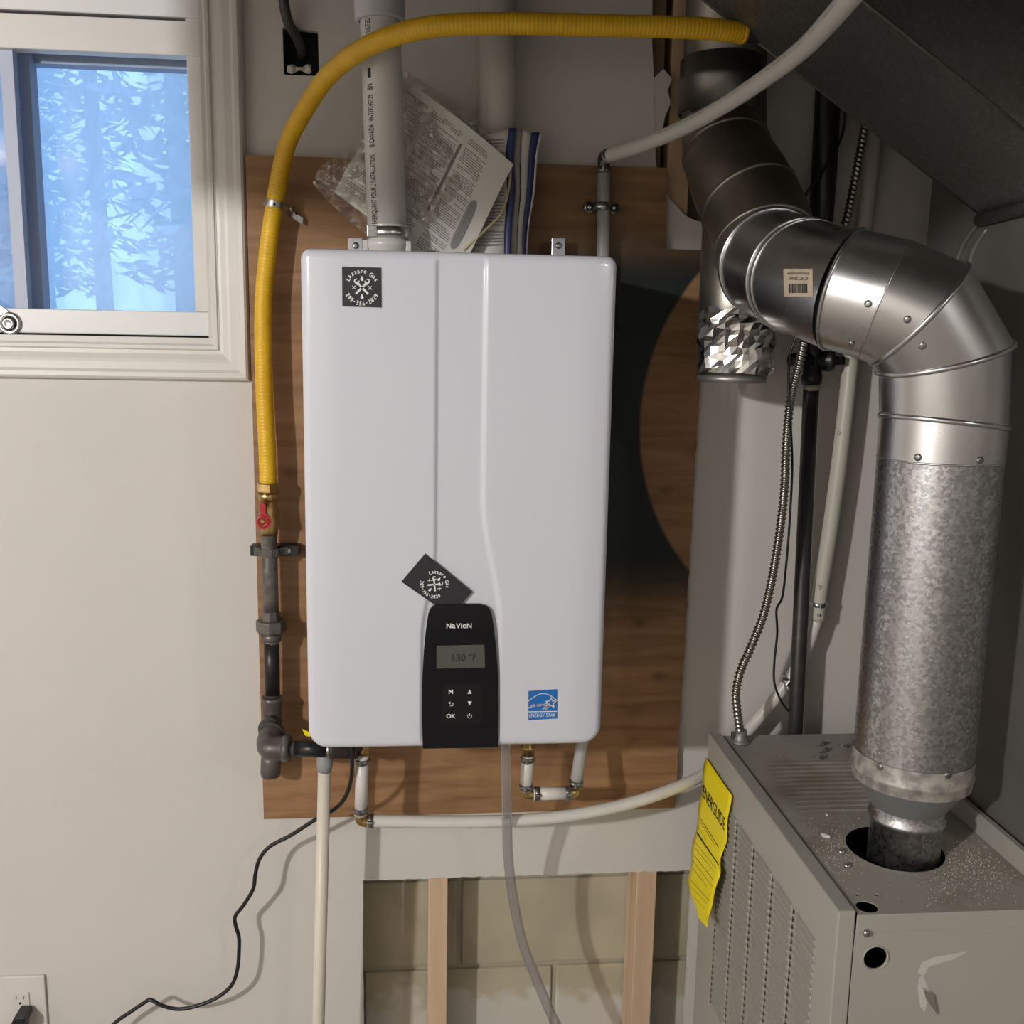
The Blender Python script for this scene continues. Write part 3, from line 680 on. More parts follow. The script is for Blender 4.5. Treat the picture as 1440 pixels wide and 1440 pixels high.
# elbow (comes forward, turns right)
ec = P(380,1052,-.140)
tb_ = tc_+V3((-.001,-.03,-.004))
MB().tube([tb_, ec+V3((0,.025,.006))], .0135, 20).build('close_nipple', iron2_m, gp)
er = P(480,1054,-.150)
dirr = (er-ec).normalized()
ep = smoothp([ec+V3((-.003,.040,.010)), ec+V3((-.005,.016,.003)), ec+V3((.002,.000,0)), ec+dirr*.022, ec+dirr*.034], 6)
m = MB().tube(ep, .0205, 24); m.tube([ec+dirr*.022, ec+dirr*.034], .0225, 24); m.lathe(ep[0]+ (ep[0]-ep[1]).normalized()*-.004,(ep[0]-ep[1]),[(0,.0225),(.010,.0225)],24,True)
m.build('elbow', iron_m, gp)
MB().tube([ec+dirr*.032, ec+dirr*.044], .0134, 20).build('thread', iron_m, gp)
MB().tube([ec+dirr*.043, ec+dirr*.098], .0138, 20).build('pipe', coat_m, gp)
MB().tube([ec+dirr*.097, ec+dirr*.104], .0134, 20).build('thread', zinc_m, gp)
m = MB().tube([ec+dirr*.103, ec+dirr*.110, ec+dirr*.111, ec+dirr*.150], [.0165,.0165,.0150,.0150], 20)
m.tube([ec+dirr*.145, ec+dirr*.145+V3((0,.0,.06))], .0135, 16)
m.build('inlet_bushing', pm('rusty bushing',(.06,.045,.04),.6,.3), gp)
# drip cap
m = MB().tube([P(382,1040,YG), P(381.5,1066,YG)], .0130, 20); m.build('drip_nipple', iron_m, gp)
MB().tube([P(381.5,1062,YG), P(381.5,1068,YG), P(381.5,1070,YG), P(380.5,1086,YG), P(380.5,1091,YG), P(380.5,1092,YG)], [.0170,.0185,.0185,.0180,.0165,.009], 24).build('drip_cap', iron_m, gp)
# bracket
br = thing('pipe_bracket', 'black channel bracket clamping the iron gas pipe', 'bracket', P(385,783,-.03))
q0, q1 = P(352,782,-.046), P(420,768,-.046)
MB().bbox((q0.x,-.046,q0.z),(q1.x,-.018,q1.z),.001).build('channel', coat_m, br)
c = P(379,776,YG); m = MB()
pth = smoothp([c+V3((-.028,.012,0)), c+V3((-.018,.004,0)), c+V3((-.0155,-.006,0)), c+V3((0,-.0165,0)), c+V3((.0155,-.006,0)), c+V3((.018,.004,0)), c+V3((.030,.012,0))], 5)
for a, b in zip(pth, pth[1:]): m.box((min(a.x,b.x)-.0003,min(a.y,b.y)-.0008,c.z-.0065),(max(a.x,b.x)+.0003,max(a.y,b.y)+.0008,c.z+.0065))
m.build('clamp_strap', iron_m, br)
screw('bolt', P(406,774.5,-.046),(0,-1,0),.0055,zinc_m,br,.004)
MB().lathe(P(361,776,-.0462),(0,-1,0),[(0,.005),(.0004,.005),(.0004,.0001)],12,True).build('slot', dark_m, br)
# small yellow tag and black valve stub behind the elbow
tag(quadm([(425,1025),(437,1030),(436,1036),(429,1034)],-.16,.001).build('warning_tag', yel_m), 'tiny yellow tag peeking out at the lower left corner of the heater', 'tag')
# -- cpvc condensate pipe
YC = -.122
cd = thing('condensate_pipe', 'cream plastic pipe dropping from the heater to the floor', 'drain pipe', (P(448,1440,YC).x, YC, .02))
b0, b1 = P(456.5,1075,YC), P(448,1440,YC); dn = (b1-b0)
MB().tube([b0, b0+dn*((b0.z-.02)/-dn.z)], .0112, 20).build('pipe', pvc2_m, cd)
m = MB().tube([P(456.5,1040,YC), P(456.5,1066,YC), P(456.5,1068,YC), P(456.5,1076,YC), P(456.5,1078,YC), P(456,1084,YC)], [.0135,.0135,.0142,.0142,.0132,.0125], 20)
m.build('fitting', pvcgrey, cd); MB().tube([P(456.5,1045,YC), V3((P(456.5,1045,YC).x,YC,hz0+.01))], .012, 16).build('stub', pvcgrey, cd)
# -- lower PEX run
YQ = -.14
wp = thing('water_line', 'white pex water line looping from heater underside to behind the furnace', 'water pipe', P(508,1150,YQ))
MB().tube([V3((P(512,1060,YQ).x,YQ,hz0+.005)), P(511,1052,YQ), P(510,1060,YQ)], .0118, 16).build('brass_adapter', brass_m, wp)
MB().tube([P(510,1060,YQ), P(507,1146,YQ)], RP, 20).build('pipe', pex_m, wp)
crimp('crimp_ring', P(510,1070,YQ),(0,0,1),RP,wp); crimp('crimp_ring', P(507.5,1139,YQ),(0,0,1),RP,wp)
MB().tube(smoothp([P(507,1144,YQ), P(507,1150,YQ), P(509,1154,YQ), P(516,1155.5,YQ), P(524,1156,YQ)],5), .0098, 16).build('brass_elbow', brass_m, wp)
lo_ = smoothp(PP([(517,1154.5,YQ),(560,1155,YQ),(640,1156,YQ),(720,1154,YQ),(800,1147,YQ),(880,1131,-.13),(950,1108,-.11),(1000,1082,-.075),(1048,1032,-.05),(1088,985,-.045),(1115,948,-.045),(1137,905,-.045),(1149,870,-.045)]), 6)
MB().tube(lo_, .0109, 20).build('pipe', pex_m, wp)
crimp('crimp_ring', P(521,1154.5,YQ),(1,0,0),RP,wp)
# straps & upper part
up_ = smoothp(PP([(1149,872,-.045),(1152,840,-.045),(1168,740,-.045),(1184,620,-.045),(1197,500,-.042),(1212,350,-.035),(1224,240,-.03),(1236,120,-.03),(1240,20,-.03)]), 5)
MB().tube(up_, .0140, 20).build('riser_pipe', pm('dim pex',(.52,.50,.43),.4), wp, 'thicker off-white riser')
dx_ = (up_[3]-up_[0]).normalized()
crimp('hose_clamp', P(1150,862,-.045), dx_, .0115, wp, .006, zinc_m); crimp('hose_clamp', P(1151,849,-.045), dx_, .0145, wp, .008, zinc_m)
crimp('hose_clamp', P(1106,958,-.045), V3((.6,0,.8)), .0115, wp, .012, zinc_m)
tm = MB(); text_on(tm, '9', .013, plane_fn(P(1153,826,-.0605),(1,0,0),(0,0,1))); tm.build('print', grey_ink, wp, flip=False); tm = MB(); text_on(tm, 'D', .010, plane_fn(P(1180,609,-.0605),(1,0,0),(0,0,1))); tm.build('print', grey_ink, wp, flip=False)
# -- right side PEX U
YU = -.15
w2 = thing('supply_line', 'short white pex u-bend under the right side of the heater', 'water pipe', P(742,1125,YU))
m = MB().tube([V3((P(743,1060,YU).x,YU,hz0+.01)), P(742.5,1048,YU), P(742.5,1049,YU), P(742.5,1052,YU), P(742.5,1053,YU), P(742.5,1062,YU)], [.0118,.0118,.0135,.0135,.0108,.0112], 16); m.build('brass_adapter', brass_m, w2)
MB().tube([P(742.5,1062,YU), P(739.5,1111,YU)], RP, 20).build('pipe', pex_m, w2)
crimp('crimp_ring', P(742,1067,YU),(0,0,1),RP,w2); crimp('crimp_ring', P(740,1106,YU),(0,0,1),RP,w2)
MB().tube(smoothp([P(739.5,1108,YU), P(739.5,1113,YU), P(742,1117,YU), P(748,1117,YU), P(756,1117,YU)],5), .0100, 16).build('brass_elbow', brass_m, w2)
MB().tube([P(750,1116.5,YU), P(802,1115,YU)], RP, 20).build('pipe', pex_m, w2)
crimp('crimp_ring', P(755,1116.5,YU),(1,0,0),RP,w2); crimp('crimp_ring', P(798,1115.5,YU),(1,0,0),RP,w2)
MB().tube(smoothp([P(800,1115,YU), P(806,1114.5,YU), P(808.5,1111,YU+.005), P(809.5,1106,YU+.01)],5), .0092, 16).build('brass_elbow', brass_m, w2)
MB().tube([P(809,1108,YU+.01), P(821,1030,YU+.05), P(832,900,-.07), P(840,700,-.045), P(848,360,-.045), P(849,243,-.045)], .0110, 20).build('pipe', pexg_m, w2, 'long grey-white pipe rising behind the heater')
crimp('crimp_ring', P(810,1101,YU+.01),(.1,0,1),RP,w2)
ring = crimp('crimp_ring', P(849,240,-.045),(0,0,1),.0108,w2)
MB().tube(smoothp([P(849,240,-.045), P(849,230,-.045), P(850,221,-.049), P(857,217,-.065)],5), .0105, 16).build('brass_elbow', pm('dark elbow',(.10,.09,.08),.4,.8), w2)
rp = smoothp(PP([(853,220,-.055),(900,205,-.12),(960,180,-.20),(1020,147,-.30),(1080,107,-.42),(1130,68,-.54),(1168,28,-.66),(1200,-10,-.76),(1230,-50,-.84)]), 6)
MB().tube(rp, .0118, 20).build('pipe', pex_m, w2)
tm = MB()
for k in range(6, 40):
    if random.random() < .3: continue
    if k >= len(rp)-1: break
    p = rp[k]; d = (rp[k+1]-rp[k]).normalized(); n_ = (CAM-p); n_ = (n_-d*n_.dot(d)).normalized(); sdv = d.cross(n_)
    sdv = sdv if sdv.z > 0 else -sdv
    ca = .62; o = p+(n_*math.cos(ca)+sdv*math.sin(ca))*.01205; vt = (sdv*math.cos(ca)-n_*math.sin(ca))
    for j in range(3):
        l = random.uniform(.001,.0035); oo = o+d*(j*.0045); tm.add([oo, oo+d*l, oo+d*l+vt*.0012, oo+vt*.0012],[(0,1,2,3)])
tm.build('print', grey_ink, w2, flip=False)
pc = thing('pipe_clamp', 'zinc two-ear clamp around grey pipe above the heater right shoulder', 'clamp', P(847,300,-.03))
c = P(846,291,-.045); m = MB()
m.lathe(c-V3((0,0,.007)),(0,0,1),[(0,.0125),(0,.0138),(.014,.0138),(.014,.0125)],24); m.build('band', zinc_m, pc)
for s_ in (-1,1):
    e = c+V3((s_*.021,.004,-.001)); m = MB(); m.lathe(e,(0,-1,0),[(0,.0098),(.003,.0098),(.003,.0001)],20,True); m.build('ear', zinc_m, pc)
    MB().lathe(e+V3((0,-.003,0)),(0,-1,0),[(0,.0062),(.0005,.0062),(.0005,.0001)],16,True).build('hole', dark_m, pc)
    screw('screw', e+V3((0,-.0035,0)),(0,-1,0),.0042,zinc_m,pc,.003)
# -- clear hose
tag(MB().tube(smoothp(PP([(711,1015,-.2),(711,1060,-.19),(712,1110,-.18),(713,1160,-.155),(715,1210,-.125),(722,1265,-.10),(735,1325,-.085),(755,1378,-.08),(777,1430,-.08),(800,1475,-.08),(830,1560,-.09),(850,1700,-.12)]),8),.0088,20,rf=lambda r,l,a:r*(1+.12*abs(math.cos(a*2.)))).build('drain_hose', vinylhose_m), 'clear vinyl drain hose hanging from the middle of the heater', 'hose')
# -- power cord & outlet
YW = -.022
co = smoothp(PP([(494,1010,-.17),(495,1060,-.165),(494,1095,-.15),(485,1122,-.13),(470,1138,-.11),(446,1151,-.09),(410,1174,-.075),(380,1190,-.07),(365,1208,-.07),(359,1230,-.07),(356,1250,-.068),(343,1272,-.062),(331,1288,-.058),(331,1300,-.056),(336,1318,-.055),(336,1340,-.055),(334,1362,-.055),(326,1385,-.055),(305,1403,-.055),(275,1415,-.055),(250,1419,-.055),(228,1414,-.055),(212,1406,-.052),(203,1410,-.05),(185,1422,-.05),(160,1440,-.05),(120,1480,-.055),(70,1510,-.06),(30,1480,-.065)]), 6)
pcord = thing('power_cord', 'black power cord wandering over the wall below the heater to the outlet', 'power cord', P(250,1419,-.05))
MB().tube(co, .0036, 12).build('cable', cord_m, pcord)
pl = PP([(23,1425.5,-.035),(38.5,1425.5,-.035),(39.5,1432,-.035),(34,1445,-.035),(30,1490,-.035),(12,1490,-.035),(14,1445,-.035)])
pgm = MB().poly([q+V3((0,-.012,0)) for q in pl],(0,.036,0)).build('plug', cord_m, pcord); bv = pgm.modifiers.new('b','BEVEL'); bv.width=.002; bv.segments=2
ou = thing('wall_outlet', 'white double duplex wall outlet at the lower left', 'outlet', P(0,1500,0))
q1 = P(62,1372,-.006); q0 = P(-60,1500,-.006)
o_ = MB().bbox((q0.x,-.0065,q1.z-.115),(q1.x,.0,q1.z),.002).build('cover_plate', pm('outlet plastic',(.68,.65,.62),.25), ou)
dec = P(16,1396,-.0065); dec2 = P(41,1396,-.0065)
plm = pm('receptacle face',(.66,.63,.60),.3)
MB().bbox((dec.x,-.0085,dec.z-.067),(dec2.x,-.006,dec.z),.0006).build('receptacle', plm, ou)
m = MB()
for px, w_, h_, py in ((22.7,.0016,.006,1403),(33,.0016,.0052,1403)):
    q = P(px,py,-.0087); m.box((q.x-w_/2,-.0089,q.z-h_/2),(q.x+w_/2,-.0085,q.z+h_/2))
q = P(28.5,1411,-.0087); m.lathe((q.x,-.0085,q.z),(0,-1,0),[(0,.0024),(.0004,.0024),(.0004,.0001)],12,True); m.build('slot', dark_m, ou)

# ================================================================== VENT PIPES
YV = -.18
v1 = thing('vent_pipe', 'white pvc vent pipe with black lettering rising from the heater', 'vent pipe', P(544,345,YV))
vb, vt_ = P(544.5,325,YV), P(534,10,YV)
vax = (vt_-vb).normalized(); RV = .0302
MB().tube([vb-vax*.02, vt_+vax*.3], RV, 40).build('pipe', pvc_m, v1)
cpz = P(534,22,YV-.03); cb = vb+vax*((cpz.z-vb.z)/vax.z)
m = MB(); m.lathe(cb, vax, [(0,.0315),(0,.0370),(.003,.0375),(.06,.0378),(.30,.0378)], 40); m.build('coupling', pm('pvc coupling',(.60,.61,.64),.3), v1)
bcn = P(544.5,326,YV-.03); bb = vb+vax*((bcn.z-vb.z)/vax.z)
MB().lathe(bb-vax*.008, vax, [(0,.0320),(0,.0333),(.0165,.0333),(.0165,.0320)], 40).build('band_clamp', pm('polished clamp',(.80,.80,.78),.3,1.0), v1)
q = bb+V3((-.022,-.026,0)); MB().bbox(q-V3((.0075,.006,.008)), q+V3((.0075,.004,.009)), .001).build('clamp_screw_housing', zinc_m, v1)
m = MB().lathe(bb, vax, [(.012,.0315),(-.010,.0315),(-.012,.0360),(-.020,.0365),(-.022,.0345),(-.06,.0345)], 40); m.build('flange_collar', pvc_m, v1)
for s_ in (-1,1): 
    q = bb+V3((s_*.033,-.018,-.024)); MB().bbox(q-V3((.004,.004,.012)), q+V3((.004,.004,.012)), .001).build('collar_rib', pvc_m, v1)
# lettering up the pipe
vc = V3((-math.sin(0),0,0))
tocam = (CAM-vb); tocam = (tocam-vax*tocam.dot(vax)).normalized(); sidev = tocam.cross(vax).normalized()
if sidev.x > 0: sidev = -sidev
def on_pipe(base, ax, R, ang0):
    def fn(x, y):
        a = ang0+ y/R
        return base+ax*x+(tocam*math.cos(a)+sidev*math.sin(a))*R
    return fn
tm = MB(); fn = on_pipe(vb, vax, RV+.0003, math.radians(38))
def lh(py): return (P(540,py,YV-.03).z-vb.z)/vax.z
def vtext(t, py0, py1, sz):
    vs_, fs_l = text_geo(t, sz); x0 = min(v.x for v in vs_); x1 = max(v.x for v in vs_); a, b = lh(py0), lh(py1); k = (b-a)/(x1-x0)
    for dd in (0,.0004,-.0004): tm.add([fn(a+(v.x-x0)*k, v.y-sz*.35+dd)+tocam*(.0001+dd*.2) for v in vs_], fs_l)
vtext("FABRIQUANT POUR L' INSTALLATION", 314, 217, .0135); vtext("EI.CANADA", 206, 174, .0135); vtext("W-339240739", 170, 132, .0135); vtext("BN", 125, 117, .0135); vtext("LISTED", 44, 24, .0135)
a, b = lh(108), lh(94); tm.add([fn(a,-.003), fn(b,-.003), fn(b,.003), fn(a,.003)],[(0,1,2,3)])
tm.build('lettering', black_ink, v1, flip=False)
v2 = tag(MB().tube([V3((P(699,150,-.052).x+.002,-.052,hz1-.02)), V3((P(697,60,-.052).x+.002,-.052,CEIL))], .0302, 40).build('intake_pipe', pm('dim pvc',(.60,.58,.53),.45)), 'plain white pvc pipe rising behind the booklets', 'vent pipe')

# ================================================================== BOOKLETS
def booklet(name, label, corners, thick, curl, mat, parent=None, n=16):
    t = thing(name, label, 'booklet', min(corners, key=lambda c: c.z))
    A, B, C_, D_ = corners
    nr = (B-A).cross(D_-A).normalized(); nr = nr if nr.y < 0 else -nr
    def S(u, v): 
        p = A*(1-u)*(1-v)+B*u*(1-v)+C_*u*v+D_*(1-u)*v
        return p+nr*curl(u, v)
    return t, S, nr
# the bagged booklet, lying at a slant behind the vent pipe
YK = -.10
cs = [P(470,270,YK), P(563,108,YK-.0), P(722,232,YK-.035), P(640,400,YK-.035)]
t1, S1, n1 = booklet('installation_booklet', 'open printed booklet in a clear bag leaning behind the white vent pipe', cs, .006, lambda u,v: .016*math.sin(PI*u)*0+.022*math.sin(PI*v*.9)+.004*math.sin(7*u+3*v), paper_m)
# corners: A left, B top, C right, D bottom ; u along A->B, v along A->D?  (A->B is u, B->C is v)
S_ = lambda u, v: S1(u, v)
m = MB(); m.grid(lambda u,v: S_(u,v), 24, 24); m.grid(lambda u,v: S_(u,v)-n1*.005, 24, 24)
ed = [(i/24,0) for i in range(24)]+[(1,i/24) for i in range(24)]+[(1-i/24,1) for i in range(24)]+[(0,1-i/24) for i in range(24)]
vs = [S_(u,v) for u,v in ed]; vs += [q-n1*.005 for q in vs]; k = len(ed); m.add(vs,[(i,(i+1)%k,(i+1)%k+k,i+k) for i in range(k)])
m.build('pages', paper_m, t1, flip=False)
tm = MB()
def line(v, u0, u1, h, S, n_, off=.0006, cut=.012, steps=6):
    # thin printed line running along v (down-right) at fixed u
    pass
fq = lambda a, b: S_(a, b)+n1*.0007
def pline(u, v0, v1, h):
    n = max(1, int((v1-v0)*14)); 
    for i in range(n):
        a = v0+(v1-v0)*i/n; b = v0+(v1-v0)*(i+1)/n
        tm.add([fq(u,a), fq(u,b), fq(u+h,b), fq(u+h,a)],[(0,1,2,3)])
u = .93
while u > .05:
    for (va, vb2) in ((.05,.30),(.34,.60),(.66,.84)):
        if u < .5 and va > .3 and va < .6 and False: continue
        if random.random() < .10: continue
        # words
        x = va
        while x < vb2-.01:
            w_ = random.uniform(.02,.07); e = min(vb2, x+w_)
            if random.random() < .88: pline(u, x, e, .0055)
            x = e+.006
    u -= .0165 if random.random() > .06 else .04
tm.build('small_print', grey_ink, t1, flip=False)
tm = MB()
for a in range(6): pass
def band(u0,u1,v0,v1): 
    n = 10
    for i in range(n):
        a = u0+(u1-u0)*i/n; b = u0+(u1-u0)*(i+1)/n; tm.add([fq(a,v0)+n1*.0003, fq(b,v0)+n1*.0003, fq(b,v1)+n1*.0003, fq(a,v1)+n1*.0003],[(0,1,2,3)])
band(.32,.86,.615,.635)
tm.build('column_rule', grey_ink, t1, flip=False)
tm = MB(); fo_ = lambda a, b: fq(.40+a*1.0, .88+b*1.0)+n1*.0004
ov = [( .20*math.copysign(1,math.cos(t))*.6+.08*math.cos(t), .030*math.sin(t)) for t in [2*PI*i/24 for i in range(24)]]
tm.add([fo_(a,b) for a,b in ov],[tuple(range(24))])
tm.build('heading_oval', pm('oval print',(.30,.30,.30),.6), t1, flip=False)
tm = MB(); 
for i,ch in enumerate('Navien'):
    a = -.12+i*.045; vs_, fl = text_geo(ch, .03); 
    tm.add([fo_(a+v.x*1.2, .010-v.y*1.3)+n1*.0004 for v in vs_], fl)
tm.build('heading_lettering', white_ink, t1, flip=False)
# two curved booklets right of it
def curved(name, label, pxs, Y0, wpx, mat, coverpx):
    t = thing(name, label, 'booklet', P(pxs[-1][0], pxs[-1][1], Y0)); return t
def ribbon(mb, lf, rt_, yl, yr, n=18, th=.002):
    A = smoothp([P(x,y,yl) for x,y in lf], 6); B = smoothp([P(x,y,yr) for x,y in rt_], 6); k = min(len(A),len(B))
    vs = A[:k]+B[:k]+[q+V3((0,th,0)) for q in A[:k]]+[q+V3((0,th,0)) for q in B[:k]]
    fs = []
    for i in range(k-1): fs += [(i,i+k,i+k+1,i+1),(2*k+i,2*k+i+1,3*k+i+1,3*k+i),(i,i+1,2*k+i+1,2*k+i),(k+i,3*k+i,3*k+i+1,k+i+1)]
    fs += [(0,2*k,3*k,k),(k-1,2*k-1,4*k-1,3*k-1)]
    mb.add(vs, fs, True)
b2 = thing('manual_booklet', 'booklet with a blue spine just right of the bagged one', 'booklet', P(700,350,-.10))
m = MB(); ribbon(m, [(676,192),(690,240),(690,290),(664,352),(650,420)], [(716,181),(716,240),(712,290),(709,352),(706,420)], -.105, -.12, th=.004); m.build('page', paper_m, b2)
m = MB(); ribbon(m, [(716,180),(711,220),(713,270),(709,330),(709,420)], [(726,180),(722,220),(723,270),(718,330),(718,420)], -.12, -.125, th=.006); m.build('spine', navy_m, b2)
tm = MB()
for j in range(34):
    y = 192+j*4.6; 
    x0 = 682+ (4 if 200<y<310 else 0) - max(0,(y-300))*.45; x1 = 709-max(0,(y-300))*.05
    if random.random()<.12: continue
    tm.add([P(x0,y,-.1125), P(x1,y-1,-.1245), P(x1,y+.3,-.1245), P(x0,y+1.4,-.1125)],[(0,1,2,3)])
tm.build('small_print', grey_ink, b2, flip=False)
b3 = thing('manual_booklet', 'thick grey-edged booklet with navy back cover, rightmost of the booklets', 'booklet', P(745,350,-.09))
m = MB(); ribbon(m, [(727,182),(723,220),(725,270),(719,330),(718,420)], [(734,183),(731,220),(731,270),(727,330),(727,420)], -.112, -.105, th=.008); m.build('page', pm('page block',(.45,.44,.40),.8), b3)
m = MB(); ribbon(m, [(735,183),(733,220),(733,270),(728,330),(728,420)], [(748,185),(744,220),(741,270),(735,330),(735,420)], -.105, -.09, th=.006); m.build('page_block', paper_m, b3)
m = MB(); ribbon(m, [(748,186),(744,220),(741,270),(734,330),(732,420)], [(759,186),(753,220),(749,270),(741,330),(738,420)], -.092, -.085, th=.004); m.build('cover', navy_m, b3)
m = MB(); ribbon(m, [(759,187),(753,220),(749,270),(741,330),(738,420)], [(762,188),(756,220),(752,270),(743,330),(740,420)], -.085, -.083, th=.003); m.build('back_page', paper_m, b3)
# clear bag
bgt = thing('plastic_bag', 'crinkled clear plastic bag around the slanted booklet', 'bag', P(560,350,-.13))
bpx = [(440,258),(452,232),(480,218),(505,200),(512,180),(520,120),(562,96),(600,118),(650,150),(700,195),(718,236),(716,262),(704,300),(680,325),(650,352),(620,372),(560,372),(515,330),(480,300),(462,285)]
cbx, cby = 590, 240
def bagf(u, v):
    a = u*2*PI; k = u*len(bpx); i = int(k)%len(bpx); j = (i+1)%len(bpx); t = k-int(k)
    ox = bpx[i][0]*(1-t)+bpx[j][0]*t; oy = bpx[i][1]*(1-t)+bpx[j][1]*t
    x = cbx+(ox-cbx)*v; y = cby+(oy-cby)*v
    Yb = -.148 + .045*v**3
    p = P(x, y, Yb); q = noise.noise(V3((x*.035,y*.035,1)))*.012+noise.noise(V3((x*.09,y*.09,4)))*.008*(.3+v)
    q += abs(noise.noise(V3((x*.06,y*.02,9))))*.014
    return p+V3((0,-q+.004,0))
m = MB(); m.grid(bagf, 140, 34, False)
m.build('film', bag_m, bgt, flip=False)
m = MB(); m.tube(smoothp(PP([(718,236,-.125),(716,262,-.125),(706,298,-.13),(684,322,-.135),(652,352,-.14)]),6), .0022, 8); m.build('seam', pm('yellowed seam',(.62,.52,.28),.4), bgt, 'yellowed bag seam')

# ================================================================== FURNACE
ZT = .9587; FX = .516; FYR = -.12; FYF = -.69; FXR = 1.27
fu = thing('furnace', 'grey beige furnace cabinet with louvred side at the lower right', 'furnace', (.89,-.4,0))
hole_c = PZ(1258,1192,ZT)
circ = lambda c, r, n=32: [V3((c.x+r*math.cos(2*PI*i/n), c.y+r*math.sin(2*PI*i/n), ZT)) for i in range(n)]
small = PZ(1219,1275,ZT); s1 = PZ(1206,1258,ZT); s2_ = PZ(1232,1258,ZT); h4, h5 = PZ(1084,1052,ZT), PZ(1095,1063,ZT)
RH = .066
DT = .026   # door thickness
ti = FX+DT
top = MB().holed([[V3((ti,FYF,ZT)),V3((FXR,FYF,ZT)),V3((FXR,FYR,ZT)),V3((ti,FYR,ZT))], circ(hole_c,RH), circ(small,.0135,20), circ(s1,.0032,10), circ(s2_,.0032,10), circ(h4,.0028,10), circ(h5,.003,10)], (0,0,-.0015))
top.build('top_panel', furntop_m, fu)
m = MB(); m.box((ti,FYR-.001,0),(FXR,FYR,ZT-.001)); m.box((FXR-.001,FYF,0),(FXR,FYR,ZT-.001)); m.build('casing', furn_m, fu)
# inner dark liner
MB().box((ti+.02,FYF+.02,.3),(FXR-.02,FYR-.02,ZT-.16)).build('inner_liner', dark_m, fu)
# front (camera facing) side panel with round knock-out
kc_ = P(1231,1347,FYF); n = 28
fp = MB().holed([[V3((ti-.003,FYF,0)),V3((FXR,FYF,0)),V3((FXR,FYF,ZT-.022)),V3((ti-.003,FYF,ZT-.022))],[V3((kc_.x+.0150*math.cos(2*PI*i/n),FYF,kc_.z+.0150*math.sin(2*PI*i/n))) for i in range(n)]],(0,.0015,0))
fp.build('side_panel', furn_m, fu)
MB().bbox((ti-.003,FYF-.0025,ZT-.024),(FXR,FYF+.0005,ZT+.0005),.001).build('top_flange', furn_m, fu)
MB().lathe((kc_.x,FYF-.0005,kc_.z),(0,-1,0),[(0,.0152),(.0012,.0160),(.0012,.0168),(0,.0172)],28).build('knockout_rim', furn_m, fu)
screw('screw', (ti+.010,FYF-.0027,P(1191,1311,FYF).z),(0,-1,0),.0050,zinc_m,fu,.004)
# louvred door (faces left)
dr_top = ZT+.004
door = MB(); door.bbox((FX,FYF+.002,.05),(FX+DT-.003,FYR+.004,dr_top),.002)
do = door.build('door', furn_m, fu)
MB().box((FX+DT-.004,FYF+.02,.05),(FX+DT,FYR,ZT-.012)).build('door_gap', furn_m, fu)
# louvers: columns of little raised hoods. positions measured on the door plane
cols_px = [(982,1300),(1001,1308),(1037,1166),(1061,1200),(1087,1243),(1116,1290)]
cy = [PX(x,y,FX).y for x,y in cols_px]
ys_ = sorted([PX(1037,1166,FX).y, PX(1061,1200,FX).y, PX(1087,1243,FX).y, PX(1116,1290,FX).y], reverse=True)
pitchY = (ys_[0]-ys_[-1])/3
startY = ys_[0]+3*pitchY
ztop_l = PX(1061,1200,FX).z
pz = .0115
lv = None
def louver_mesh(ln):
    m = MB(); h = .0103; d = .0036
    # local: origin at camera-side lower corner; runs +y by ln
    m.add([(0,0,0),(0,0,h),(-d,.0015,h*.88),(0,ln,0),(0,ln,h),(-d,ln-.0015,h*.88),(0,0,0)],[(0,2,1),(3,4,5),(1,2,5,4),(0,3,5,2)])
    me = bpy.data.meshes.new('louver'); me.from_pydata(m.v,[],m.f); me.materials.append(furn_m)
    return me
lme = louver_mesh(pitchY*.78)
tri = bpy.data.meshes.new('slot'); tri.from_pydata([(-.0006,0,-.0012),(-.0006,-.0045,-.0008),(-.0006,.0004,.0058)],[],[(0,1,2)]); tri.materials.append(dark_m)
cnt = 0
for ci in range(7):
    y0 = startY-ci*pitchY
    if y0 > FYR-.02 or y0-pitchY < FYF: pass
    zt_ = ztop_l
    for ri in range(34):
        z = zt_-ri*pz
        if ci == 0 and False: continue
        if cnt >= 290: break
        if y0+.0 > FYR-.03: continue
        ob = link(bpy.data.objects.new('louver', lme)); ob.parent = do; ob.location = V3((FX-.0002, y0-pitchY*.93, z))-ORG[do.name]; cnt += 1
for ci in range(7):
    y0 = startY-ci*pitchY
    if y0 > FYR-.03: continue
    m = MB()
    for ri in range(34):
        z = ztop_l-ri*pz; m.add([(FX-.0016,y0+.0016,z+.0005),(FX-.0020,y0-.0052,z+.0025),(FX-.0016,y0+.0002,z+.0095)],[(0,1,2)])
    m.build('louver_slots', dark_m, do, flip=False)
# vent ribs on top
ra, rb = PZ(1072,1074,ZT), PZ(1133,1140,ZT); x_r = .86
for i in range(12):
    t = i/11; y = ra.y+(rb.y-ra.y)*t; x = max(ra.x, ti+.03)
    MB().grid(lambda u,v: V3((x+(x_r-.06-x)*u, y-.0045+v*.009, ZT+.0002+.0013*math.sin(PI*v)*min(1,u*40))), 8, 6).build('vent_rib', furntop_m, fu)
